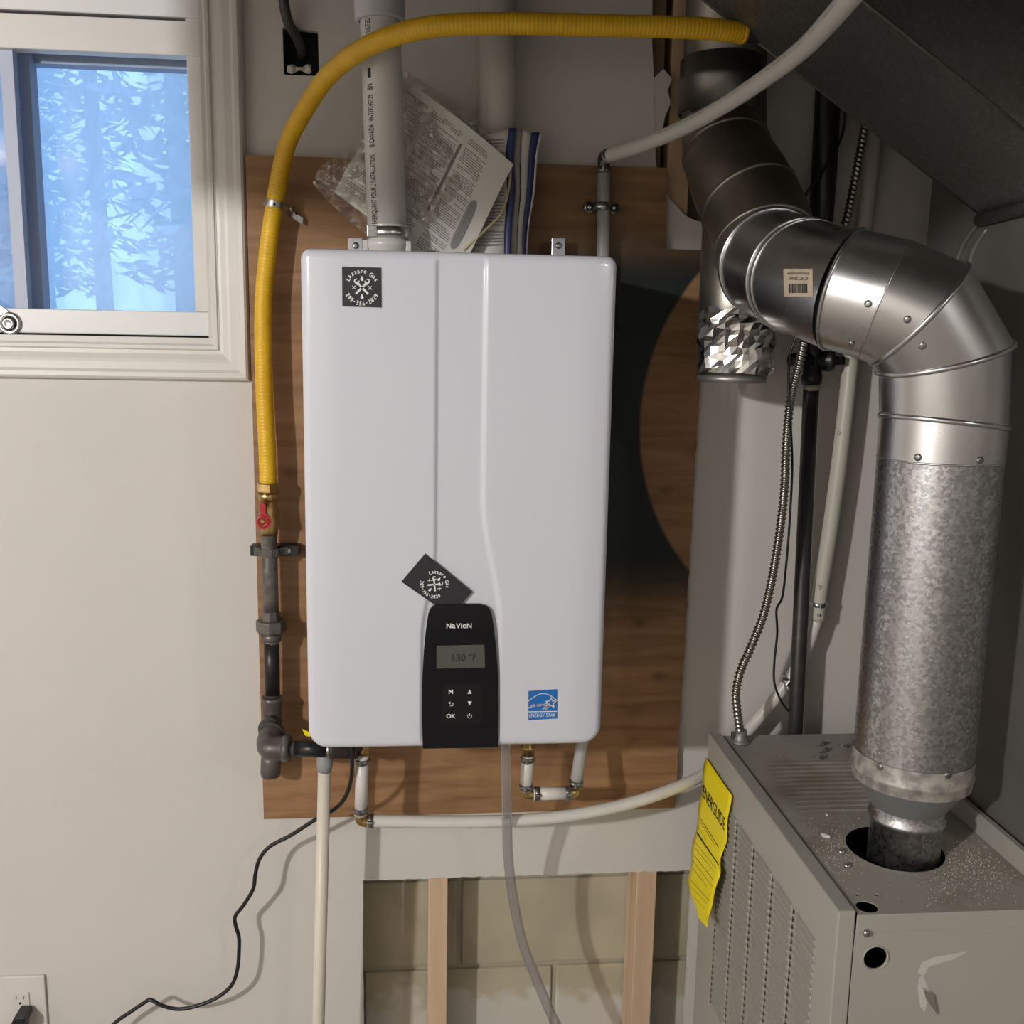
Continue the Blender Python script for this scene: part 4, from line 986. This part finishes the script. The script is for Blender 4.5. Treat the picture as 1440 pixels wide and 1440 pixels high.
# debris, loose screws
m = MB(); pts_d = [(1180,1168),(1165,1178),(1172,1176),(1158,1180)]
for k in range(1300):
    if k < 330: px, py = random.gauss(1178,22), random.gauss(1195,22)
    elif k < 1050: px, py = random.gauss(1360,36), random.gauss(1215,24)
    else: px, py = random.uniform(1130,1430), random.uniform(1060,1280)
    q = PZ(px,py,ZT)
    if q.x < ti+.006 or q.x > .80 or q.y < FYF+.01 or q.y > FYR-.01 or (q-hole_c).length < RH+.004: continue
    s = random.uniform(.0004,.0012)
    m.add([q+V3((-s,-s,0)),q+V3((s,-s*.7,0)),q+V3((s*.3,s,0)),q+V3((0,0,s*1.3))],[(0,1,3),(1,2,3),(2,0,3)])
tag(m.build('plaster_crumbs', dust_m), 'scattered plaster and rust crumbs on the furnace top', 'debris', kind='stuff')
for (px,py),nm in zip([(1157,1049),(1160,1058),(1154,1068),(1190,1052)],['second','third','frontmost','rightmost']):
    q = PZ(px,py,ZT); t = thing('loose_screw', {'second':'loose sheet-metal screw at the far edge of the furnace top, left of two','third':'loose screw lying just in front of the far ones on the furnace top','frontmost':'frontmost loose screw on the furnace top behind the vent ribs','rightmost':'loose screw on the furnace top right beside the big flue pipe'}[nm], 'screw', q)
    a = random.uniform(-.6,.6); d = V3((math.cos(a),math.sin(a),0))
    MB().tube([q+V3((0,0,.003)), q+V3((0,0,.0025))-d*.014],[.0022,.0010],8).build('shank', ring_m, t); MB().lathe(q+V3((0,0,.0045)),d,[(0,.0045),(.004,.0040)],6,True).build('head', ring_m, t)
for i, (px,py) in enumerate([(1183,1198),(1191,1218)]):
    screw('screw', PZ(px,py,ZT),(0,0,1),.0055,zinc_m,fu,.004)
m = MB()
for px,py,s in ((1160,1176,.0045),(1164,1177,.004),(1157,1174,.003),(1163,1146,.0025)):
    q = PZ(px,py,ZT); m.lathe(q,(0,0,1),[(0,s),(s*.7,s*.8),(s,.0001)],7,True)
tag(m.build('plaster_flakes', gyp), 'white plaster flakes left of the flue on the furnace top', 'debris', kind='stuff')
# scratch with peeled tape on side panel
def sp(px, py, d=.0004): q = P(px,py,FYF); return V3((q.x, FYF-d, q.z))
m = MB(); m.add([sp(x,y) for x,y in ((1290,1368),(1296,1353),(1312,1346),(1362,1337),(1340,1349),(1306,1359),(1299,1372))],[tuple(range(7))])
m.add([sp(x,y) for x,y in ((1292,1374),(1298,1372),(1308,1395),(1300,1424),(1294,1416),(1290,1390))],[tuple(range(6))])
m.build('paint_scrape', pm('scraped paint',(.52,.50,.47),.45), fu, 'pale scraped streak')
m = MB().poly([sp(x,y,.001) for x,y in ((1296,1388),(1310,1396),(1316,1424),(1300,1402))],(0,-.004,0)); m.build('tape_scrap', foil_m, fu)
# yellow energy tag curling off the door
tgp = [((993,1065),(1028,1118)),((988,1096),(1025,1150)),((985,1124),(1021,1182)),((981,1152),(1015,1206)),((976,1180),(1012,1228)),((972,1208),(1007,1252)),((968,1238),(1000,1274)),((974,1266),(998,1290)),((984,1292),(993,1304))]
def tagS(u, v):   # u across, v down
    k = v*(len(tgp)-1); i = min(int(k), len(tgp)-2); t = k-i
    ax0 = [tgp[i][j][0]*(1-t)+tgp[i+1][j][0]*t for j in (0,1)]; ay0 = [tgp[i][j][1]*(1-t)+tgp[i+1][j][1]*t for j in (0,1)]
    px = ax0[0]*(1-u)+ax0[1]*u; py = ay0[0]*(1-u)+ay0[1]*u
    px += 1.3*math.sin(v*26+u)*(u*2-1); X = FX-.004-.030*max(0,v-.15)-.006*math.sin(v*14)*(1-u*.3)*.6
    return PX(px, py, X)
et = thing('energy_tag', 'bright yellow curling energy rating tag hanging on the furnace door', 'tag', tagS(.5,1))
m = MB(); m.grid(tagS, 8, 60); tg = m.build('card', yel_m, et, flip=False)
sol = tg.modifiers.new('s','SOLIDIFY'); sol.thickness = .0006; sol.offset = -1
tgn = V3((-.0009,-.0003,0))
tm = MB(); 
def tgf(x, y): return tagS(min(1,max(0,x)), min(1,max(0,y)))+tgn
vs_, fl = text_geo('ENERGUIDE', 1.0); x0 = min(v.x for v in vs_); x1 = max(v.x for v in vs_)
for dd in (0,.006,.012): tm.add([tgf(.04+dd+(v.x-x0)/(x1-x0)*.88, .215-(v.y)*.10)+tgn*dd*14 for v in vs_], fl)
for (a,b,c_,d_) in ((.10,.34,.75,.006),(.10,.36,.6,.004),(.05,.44,.9,.014),(.05,.41,.35,.003),(.05,.50,.8,.003),(.1,.53,.7,.003),(.1,.58,.75,.004),(.05,.62,.85,.003),(.1,.66,.6,.003),(.1,.73,.8,.003),(.1,.77,.7,.003),(.15,.83,.6,.003)):
    n = 10; 
    for i in range(n):
        xa = a+(c_)*i/n; xb = a+c_*(i+1)/n; tm.add([tgf(xa,b),tgf(xb,b),tgf(xb,b+d_),tgf(xa,b+d_)],[(0,1,2,3)])
tm.build('print', black_ink, et, flip=False)

# ================================================================== FLUE
fl_ = thing('flue_pipe', 'big shiny galvanized flue pipe with elbow standing on the furnace', 'flue pipe', (hole_c.x, hole_c.y, ZT))
YL = -.54; FXc = .674
R6 = .0775
def fz(py, px=1300, Y=YL-R6*.7): return P(px, py, Y).z
ctrx = V3((FXc, YL, 0))
fxn = hole_c.x
MB().lathe((fxn+.008,YL,ZT-.05),(0,0,1),[(0,.0475),(fz(1180,1265)-ZT+.05,.0475),(fz(1180,1265)-ZT+.053,.0510),(fz(1172,1265)-ZT+.05,.0515),(fz(1168,1265)-ZT+.05,.0480),(fz(1155,1265)-ZT+.05,.0490)],48).build('neck', spang_m, fl_)
zr0, zr1 = fz(1152), fz(1114)
def frust(z0, r0, x0, z1, r1, x1):
    n = 48; vs = [V3((x0+r0*math.cos(2*PI*i/n), YL+r0*math.sin(2*PI*i/n), z0)) for i in range(n)]+[V3((x1+r1*math.cos(2*PI*i/n), YL+r1*math.sin(2*PI*i/n), z1)) for i in range(n)]
    return MB().add(vs,[(i,(i+1)%n,(i+1)%n+n,i+n) for i in range(n)],True)
frust(fz(1158,1265), .049, fxn+.008, zr1, .0765, FXc).build('reducer', pm('primer grey steel',(.24,.25,.25),.5,.5), fl_)
dusty = pm('dusty galvanised', (.26,.25,.235), .6, .6, col2=(.48,.46,.42), scale=60, lo=.4, hi=.6)
MB().lathe((FXc,YL,zr1),(0,0,1),[(-.004,.0775),(.008,.0785),(.010,.0800),(.013,.0800),(.016,.0782),(fz(1078)-zr1,.0785)],48).build('reducer_collar', dusty, fl_)
zc = fz(652,1325)
MB().lathe((FXc,YL,fz(1080)),(0,0,1),[(0,.0778),(zc-fz(1080)+.01,.0778)],48).build('straight_pipe', spang_m, fl_, 'mottled spangled straight section')
def fscrew(px, py, base, r=.0048, rad=R6):
    # screw on the cylinder surface: march the view ray to the cylinder
    d = ray(px, py); t = .5
    while t < 2.5:
        p = CAM+d*t
        if math.hypot(p.x-FXc, p.y-YL) < rad+.001: break
        t += .001
    nrm = V3((p.x-FXc, p.y-YL, 0)).normalized(); screw('screw', p-nrm*.0005, nrm, r, ring_m, fl_, .003)
for px, py in ((1291,643),(1378,647),(1238,1078),(1333,1090)): fscrew(px, py, None)
# rings (joints) from the top of the vertical round to the tee
def lerp(a,b,t): return a+(b-a)*t
j1 = V3((FXc,YL,P(1326,598,YL-.05).z))
rings = []   # (center, normal)
cJ2 = P(1327,503,-.545); cJ3 = P(1291,443,-.545); cJ4 = P(1246,423,-.53); cJ5 = P(1188,408,-.50); cJ6 = P(1124,388,-.39); cJ7 = P(1084,370,-.285)
cen = [V3((FXc,YL,zc)), j1, cJ2, cJ3, cJ4, cJ5, cJ6, cJ7]
tang = [(cen[i+1]-cen[i]).normalized() for i in range(len(cen)-1)]
nrm = [V3((0,0,1)), V3((.10,.05,1)).normalized(), (tang[1]*.75+tang[2]*.35).normalized(), (tang[2]+tang[3]).normalized(), (tang[3]+tang[4]).normalized(), (tang[4]*1.3+tang[5]*.2).normalized(), (tang[5]+tang[6]).normalized(), tang[6]]
def ringverts(c, axis, nr, r, n=56):
    # circle swept along 'axis' cut by the plane (c, nr)
    u = V3((0,0,1)).cross(axis); u = (u if u.length > .2 else V3((1,0,0)).cross(axis)).normalized(); v_ = axis.cross(u).normalized(); out = []
    for k in range(n):
        a = 2*PI*k/n; p = c+(u*math.cos(a)+v_*math.sin(a))*r; t = -(p-c).dot(nr)/axis.dot(nr); out.append(p+axis*t)
    return out
def gore(i, r0, r1, mat, name='gore'):
    ax_ = tang[i]
    m = MB(); n = 56; ref = V3((0,1,0)) if abs(ax_.z) > .7 else V3((0,0,1))
    rings_ = []
    for tt in (0,1):
        c = cen[i+tt]; nr = nrm[i+tt]; u = ref.cross(ax_).normalized(); v_ = ax_.cross(u)
        vs = []
        for k in range(n):
            a = 2*PI*k/n; p = c+(u*math.cos(a)+v_*math.sin(a))*(r0 if tt == 0 else r1); t = -(p-c).dot(nr)/ax_.dot(nr); vs.append(p+ax_*t)
        rings_.append(vs)
    vs = []
    for s in range(7):
        t = s/6; vs += [lerp(a,b,t) for a,b in zip(*rings_)]
    m.add(vs,[(s*n+k,s*n+(k+1)%n,(s+1)*n+(k+1)%n,(s+1)*n+k) for s in range(6) for k in range(n)],True)
    return m.build(name, mat, fl_)
def bead(c, axis, nr, R, r, mat=galv_m, parent=None, name='seam_bead'):
    rv = ringverts(c, axis, nr, R, 64); n = 64; vs = []; seg = 8
    for k in range(n):
        tdir = (rv[(k+1)%n]-rv[k-1]).normalized(); rad = (rv[k]-c); rad = (rad-tdir*rad.dot(tdir)).normalized(); w_ = tdir.cross(rad)
        for s in range(seg):
            a = 2*PI*s/seg; vs.append(rv[k]+rad*math.cos(a)*r+w_*math.sin(a)*r*1.6)
    return MB().add(vs,[(k*seg+s,k*seg+(s+1)%seg,((k+1)%n)*seg+(s+1)%seg,((k+1)%n)*seg+s) for k in range(n) for s in range(seg)],True).build(name, mat, parent or fl_)
for i in range(0, 7): gore(i, .0782, .0782, galv_m, 'elbow_gore' if i < 5 else 'branch_pipe')
for i in (1,2,3): bead(cen[i], tang[i], nrm[i], .0785, .0022)
bead(cen[5], tang[4], nrm[5], .0785, .0024); bead(cen[6], tang[5], nrm[6], .0785, .0022); bead(cen[7], tang[6], nrm[7], .0790, .0030)
bead(lerp(cen[6],cen[5],.12), tang[5], nrm[6], .0785, .0014)
bead(cen[4], tang[4], nrm[4], .0783, .0007)
bead(V3((FXc,YL,zc)), V3((0,0,1)), V3((0,0,1)), .0781, .0009)
def gscrew(i, t, px, py):
    ax_ = tang[i]; d = ray(px,py); s = .6
    while s < 2.2:
        p = CAM+d*s; q = p-cen[i]; w_ = q-ax_*q.dot(ax_)
        if w_.length < .0790: break
        s += .001
    nr_ = w_.normalized(); screw('screw', p, nr_, .0046, ring_m, fl_, .003)
gscrew(4,.5,1221,427); gscrew(3,.5,1276,449); gscrew(2,.5,1297,486); gscrew(4,.5,1197,483)
# barcode label on the branch
ax_ = -tang[4]
def lab(x, y, off=.0006):   # x along pixel right, y pixel up in px around (1123,397)
    px, py = 1123+x, 397-y; d = ray(px,py); i = 5; A_ = tang[i]; s = .6
    while s < 2.2:
        p = CAM+d*s; q = p-cen[i]; w_ = q-A_*q.dot(A_)
        if w_.length < .0782+off: break
        s += .0006
    return p
m = MB(); m.grid(lambda u,v: lab(-20.5+v*1.0+u*41-v*2+u*0, -20+v*39+u*0, .0006), 6, 8)
lb = m.build('barcode_label', lbl_m, fl_, 'small aged paper barcode label')
tm = MB(); x = -14
while x < 12:
    w_ = random.choice((.6,.9,1.4)); tm.add([lab(x,-15,.0012),lab(x+w_,-15,.0012),lab(x+w_,-2,.0012),lab(x,-2,.0012)],[(0,1,2,3)]); x += w_+random.choice((.6,.9))
vs_, fl2 = text_geo('6" 30" 26GA', 1); x0 = min(v.x for v in vs_); x1 = max(v.x for v in vs_)
tm.add([lab(13-(v.x-x0)/(x1-x0)*26, 7-v.y*6, .0012) for v in vs_], fl2)
for yy in (11,12.6): tm.add([lab(-16,yy,.0012),lab(15,yy,.0012),lab(15,yy+.8,.0012),lab(-16,yy+.8,.0012)],[(0,1,2,3)])
tm.build('print', black_ink, lb, flip=False)
# tee body + upper elbow (older, duller), rising to the ceiling
tw = thing('chimney_tee', 'dull galvanized vent tee with elbow rising to the ceiling, foil-taped stub', 'vent fitting', P(1028,530,-.12))
cv = smoothp(PP([(1013,158,-.060),(1016,190,-.075),(1025,225,-.105),(1042,262,-.15),(1066,310,-.20),(1078,352,-.245),(1088,370,-.275)]), 6)
MB().tube(cv, [.062+.016*min(1,i/18) for i in range(len(cv))], 48).build('elbow', dull_galv, tw)
MB().tube([V3((P(1015,100,-.06).x,-.06,P(1015,165,-.06).z-.01)), V3((P(1015,100,-.06).x,-.06,CEIL+.02))], .064, 48).build('riser', dull_galv, tw)
rx = P(1015,100,-.06).x
m = MB().lathe((rx,-.06,P(1015,150,-.12).z),(0,0,1),[(0,.067),(0,.070),(.05,.0695),(.055,.071),(.058,.069),(.085,.069),(.088,.066)],48); m.build('collar', pm('dark collar steel',(.2,.2,.18),.4,.9), tw)
for k in (10, 21, 29):
    d_ = (cv[k+1]-cv[k-1]).normalized(); bead(cv[k], d_, d_, .062+.016*min(1,k/18)+.0005, .0024, dull_galv, tw)
# vertical stub
sb0, sb1 = P(1041,330,-.16), P(1029,525,-.16)
MB().tube([sb0+V3((0,.01,.03)), sb1+V3((0,0,-.004))], .0585, 48).build('stub', dull_galv, tw)
MB().tube([sb1+V3((0,0,-.002)), sb1+V3((0,0,-.014))], .0560, 48).build('stub_cap', pm('cap steel',(.40,.39,.37),.45,.8), tw)
# crumpled foil
fz0, fz1 = P(1040,428,-.22), P(1036,520,-.22)
fa = (sb0-sb1).normalized()
def foil(u, v):
    a = -PI*.92+u*PI*1.30; h = v; axp = sb1+fa*(.002+h*.108)
    # ragged upper edge
    n_ = 0
    if v > .7: axp = axp+fa*(.02*noise.noise(V3((u*6,0,3)))*(v-.7)/.3 - .022*max(0,.35-u)*(v-.7)/.3*2)
    n_ = noise.noise(V3((u*6,v*3,0)))*.008+abs(noise.noise(V3((u*9+v*2,v*4.5-u*3,5))))*.013+abs(noise.noise(V3((u*20-v*4,v*10,9))))*.0045
    a += .11*noise.noise(V3((u*37,v*31,7))); axp = axp+fa*.006*noise.noise(V3((u*41,v*29,17)))
    uu = V3((1,0,0)); vv = V3((0,1,0)); r = .0615+n_
    return axp+(uu*math.cos(a)+vv*math.sin(a))*r
m = MB(); m.grid(foil, 26, 11, False); m.build('foil_tape', foil_m, tw, 'crumpled shiny foil tape', flip=False)
screw('rivet', P(1018,378,-.235),(-.3,-1,0),.003,zinc_m,tw,.002)

# ================================================================== RIGHT SIDE PIPE, CONDUIT, WIRES
YR = -.062
g2 = thing('furnace_gas_pipe', 'black vertical gas pipe with tee behind the furnace', 'gas pipe', P(1118,1034,YR))
gx_ = P(1121,950,YR).x; gtx = P(1140,560,YR).x
MB().tube([V3((P(1118,1032,YR).x,YR,.6)), P(1118,1032,YR), P(1141,540,YR)], .0138, 20).build('pipe', pm('old black pipe',(.035,.033,.03),.45,.2,col2=(.07,.065,.06),scale=25,lo=.55,hi=.75), g2)
MB().tube([P(1141,549,YR), P(1141,541,YR)], .0142, 20).build('sealant_band', pm('dope',(.40,.38,.28),.8), g2)
m = MB().tube([P(1142,540,YR), P(1142,528,YR), P(1142,526,YR), P(1143,490,YR), P(1144,470,YR)], [.0178,.0185,.0165,.0165,.0185], 20)
m.tube([P(1143,508,YR), P(1160,507,YR), P(1161,507,YR), P(1169,507,YR)], [.016,.0165,.0195,.0195], 20)
m.tube([P(1143,506,YR-.01), P(1113,506,YR-.01), P(1109,506,YR-.01)], [.010,.012,.009], 14)
m.build('tee', coat_m, g2)
MB().tube([P(1169,507,YR), P(1186,507,YR)], .0100, 4).build('square_plug', coat_m, g2)
MB().tube([P(1144,475,YR), V3((P(1159,240,YR).x,YR,P(1159,240,YR).z)), P(1168,60,YR), P(1172,-30,YR)], [.018,.0215,.0215,.0215], 24).build('riser', coat_m, g2)
cn = resample(smoothp(PP([(1041,1030,-.155),(1037,1000,-.155),(1035,975,-.155),(1041,945,-.15),(1058,905,-.145),(1075,860,-.14),(1090,790,-.14),(1102,700,-.14),(1106,620,-.14),(1112,560,-.14),(1124,510,-.14),(1134,465,-.13),(1150,420,-.11),(1172,360,-.09),(1190,310,-.08),(1203,250,-.075),(1215,185,-.07),(1222,140,-.07),(1228,60,-.07)]), 20), .0013)
bxc = thing('flexible_conduit', 'flexible ribbed metal conduit snaking up from the furnace corner', 'conduit', PZ(1041,1040,ZT))
MB().tube(cn, .0070, 12, rf=lambda r,l,a: r+.0011*math.sin(l*2*PI/.0078+a)).build('armour', pm('conduit steel',(.42,.40,.36),.3,1.0), bxc)
q = PZ(1041,1044,ZT)
m = MB().lathe(q,(0,0,1),[(0,.0165),(.004,.0165),(.005,.0135),(.010,.0130),(.012,.0110),(.024,.0105)],20,True); m.build('connector', pm('cast zinc',(.30,.29,.28),.5,.6), bxc)
MB().bbox(q+V3((-.017,-.004,.008)), q+V3((-.008,.004,.020)), .001).build('clamp_screw', ring_m, bxc)
tag(MB().tube(smoothp(PP([(1128,455,-.16),(1112,495,-.155),(1109,540,-.152),(1112,600,-.15),(1114,660,-.10),(1110,740,-.09),(1105,800,-.09),(1100,840,-.09),(1092,857,-.09),(1093,890,-.09),(1089,930,-.09),(1089,960,-.09),(1098,985,-.085),(1109,1000,-.078)])),.0021,10).build('control_wire', cord_m), 'thin black wire looping down beside the black gas pipe', 'wire')
tag(MB().tube(smoothp(PP([(1190,150,-.085),(1184,190,-.085),(1170,220,-.09),(1150,250,-.09),(1133,275,-.085),(1131,300,-.08)])),.0024,10).build('thermostat_wire', cord_m), 'thin black wire crossing the dark riser above the flue', 'wire')

# ================================================================== DUCTWORK
PXX = .82
pn = thing('supply_plenum', 'galvanized plenum box standing on the furnace right of the flue', 'duct', (1.04,-.4,ZT))
z_s = PX(1380,305,PXX).z; Yn = -1.02*0-.665
def pface(u, v):
    y = -.17+(Yn+.17)*u; z = ZT+.001+v*(z_s-ZT); x = PXX
    s = noise.noise(V3((y*5,z*2.5,2)))*.006+noise.noise(V3((y*13,z*5,6)))*.0025
    edge_ = min(1,u*8,(1-u)*8,v*8,(1-v)*8); return V3((x+s*edge_, y, z))
m = MB(); m.grid(pface, 30, 44); m.add([(PXX,-.17,ZT),(1.26,-.17,ZT),(1.26,-.17,CEIL),(PXX,-.17,CEIL)],[(0,1,2,3)]); m.add([(PXX,Yn,ZT),(1.26,Yn,ZT),(1.26,Yn,z_s),(PXX,Yn,z_s)],[(0,1,2,3)]); m.add([(1.26,-.17,ZT),(1.26,Yn,ZT),(1.26,Yn,CEIL),(1.26,-.17,CEIL)],[(0,1,2,3)])
m.add([(PXX,-.17,z_s),(PXX,-.328,z_s),(PXX,-.328,CEIL),(PXX,-.17,CEIL)],[(0,1,2,3)])
m.build('sheet', plen_m, pn)
MB().bbox((PXX-.016,Yn,ZT+.0003),(PXX-.0065,-.17,ZT+.032),.001).build('base_flange', furn_m, pn)
# the raised creases near the top
for k,(o1,o2) in enumerate((((1381,309),(1345,372)),((1388,322),(1362,385)))):
    cr = [PX(o1[0]+(o2[0]-o1[0])*t-6*math.sin(PI*t), o1[1]+(o2[1]-o1[1])*t, PXX-.002) for t in [i/8 for i in range(9)]]
    MB().tube(cr, [.002+.003*math.sin(PI*i/8) for i in range(9)], 8).build('crease', plen_m, pn)
# sloping trunk
tr = thing('sloping_duct', 'dark galvanized duct sloping up across the top right corner', 'duct', (.6,-.45,z_s))
YD1 = -.33; E0 = V3((PXX,YD1,z_s)); E1_ = P(1005,13,YD1); sl = (E1_.z-E0.z)/(E1_.x-E0.x)
def on_under(px, py):   # pixel to underside plane z = z_s + sl*(x-PXX)
    d = ray(px,py); t = (z_s+sl*(CAM.x-PXX)-CAM.z)/(d.z-sl*d.x); return CAM+d*t
ya, yb = on_under(1220,5), on_under(1440,185)
YD2 = (ya.y+yb.y)/2
xa = PXX+(CEIL-.03-z_s)/sl; xb = PXX-.001
def zu(x): return z_s+sl*(x-PXX)
def under(u, v):
    x = xa+(xb-xa)*u; y = YD1+(YD2-YD1)*v
    return V3((x, y, zu(x)+noise.noise(V3((x*4,y*5,1)))*.004*min(1,6*v,6*(1-v))))
hgt = .75
m = MB(); m.grid(under, 40, 10)
m.add([(xa,YD2,zu(xa)),(xb,YD2,zu(xb)),(xb,YD2,z_s+.0005),(1.27,YD2,z_s+.0005),(1.27,YD2,CEIL-.03),(xb,YD2,CEIL-.03)],[(0,1,5),(2,3,4,5)])
m.add([(xa,YD1,zu(xa)),(xb,YD1,zu(xb)),(xb,YD1,CEIL-.03)],[(0,1,2)])
m.build('sheet', duct_m, tr)
MB().tube([V3((xa,YD2,zu(xa))), V3((xb,YD2,zu(xb)))], .0022, 8).build('corner_seam', duct_m, tr)
MB().tube([V3((xa,YD1,zu(xa))), V3((xb,YD1,zu(xb)))], .0018, 8).build('corner_seam', duct_m, tr)
q_ = [V3((PXX-.008, YD1-.005, z_s-.006)), V3((PXX-.010, Yn, z_s-.006))]
MB().tube([q_[0], (q_[0]+q_[1])/2+V3((0,0,.004)), q_[1]], .009, 10).build('seam_cleat', duct_m, tr)

# ================================================================== LAMP GLOBES (outside the frame)
for i, (lp, pw, lc) in enumerate(LAMPS):
    t = thing('ceiling_lamp', ['bare ceiling bulb fixture on the left of the room','bare ceiling bulb fixture on the right of the room'][i], 'lamp', (lp[0],lp[1],CEIL-.03))
    MB().lathe((lp[0],lp[1],CEIL),(0,0,-1),[(0,.07),(.02,.065),(.04,.03),(.12,.03)],24,True).build('base', pvc_m, t)

# duct added just above the frame, unseen, to shade the upper wall
td = thing('shade_duct', 'unseen rectangular duct added under the ceiling to shade the upper wall', 'duct', (.8,-1.15,1.97))
MB().bbox((-.94,-1.38,2.0),(1.95,-.96,2.34),.003).build('sheet', duct_m, td)
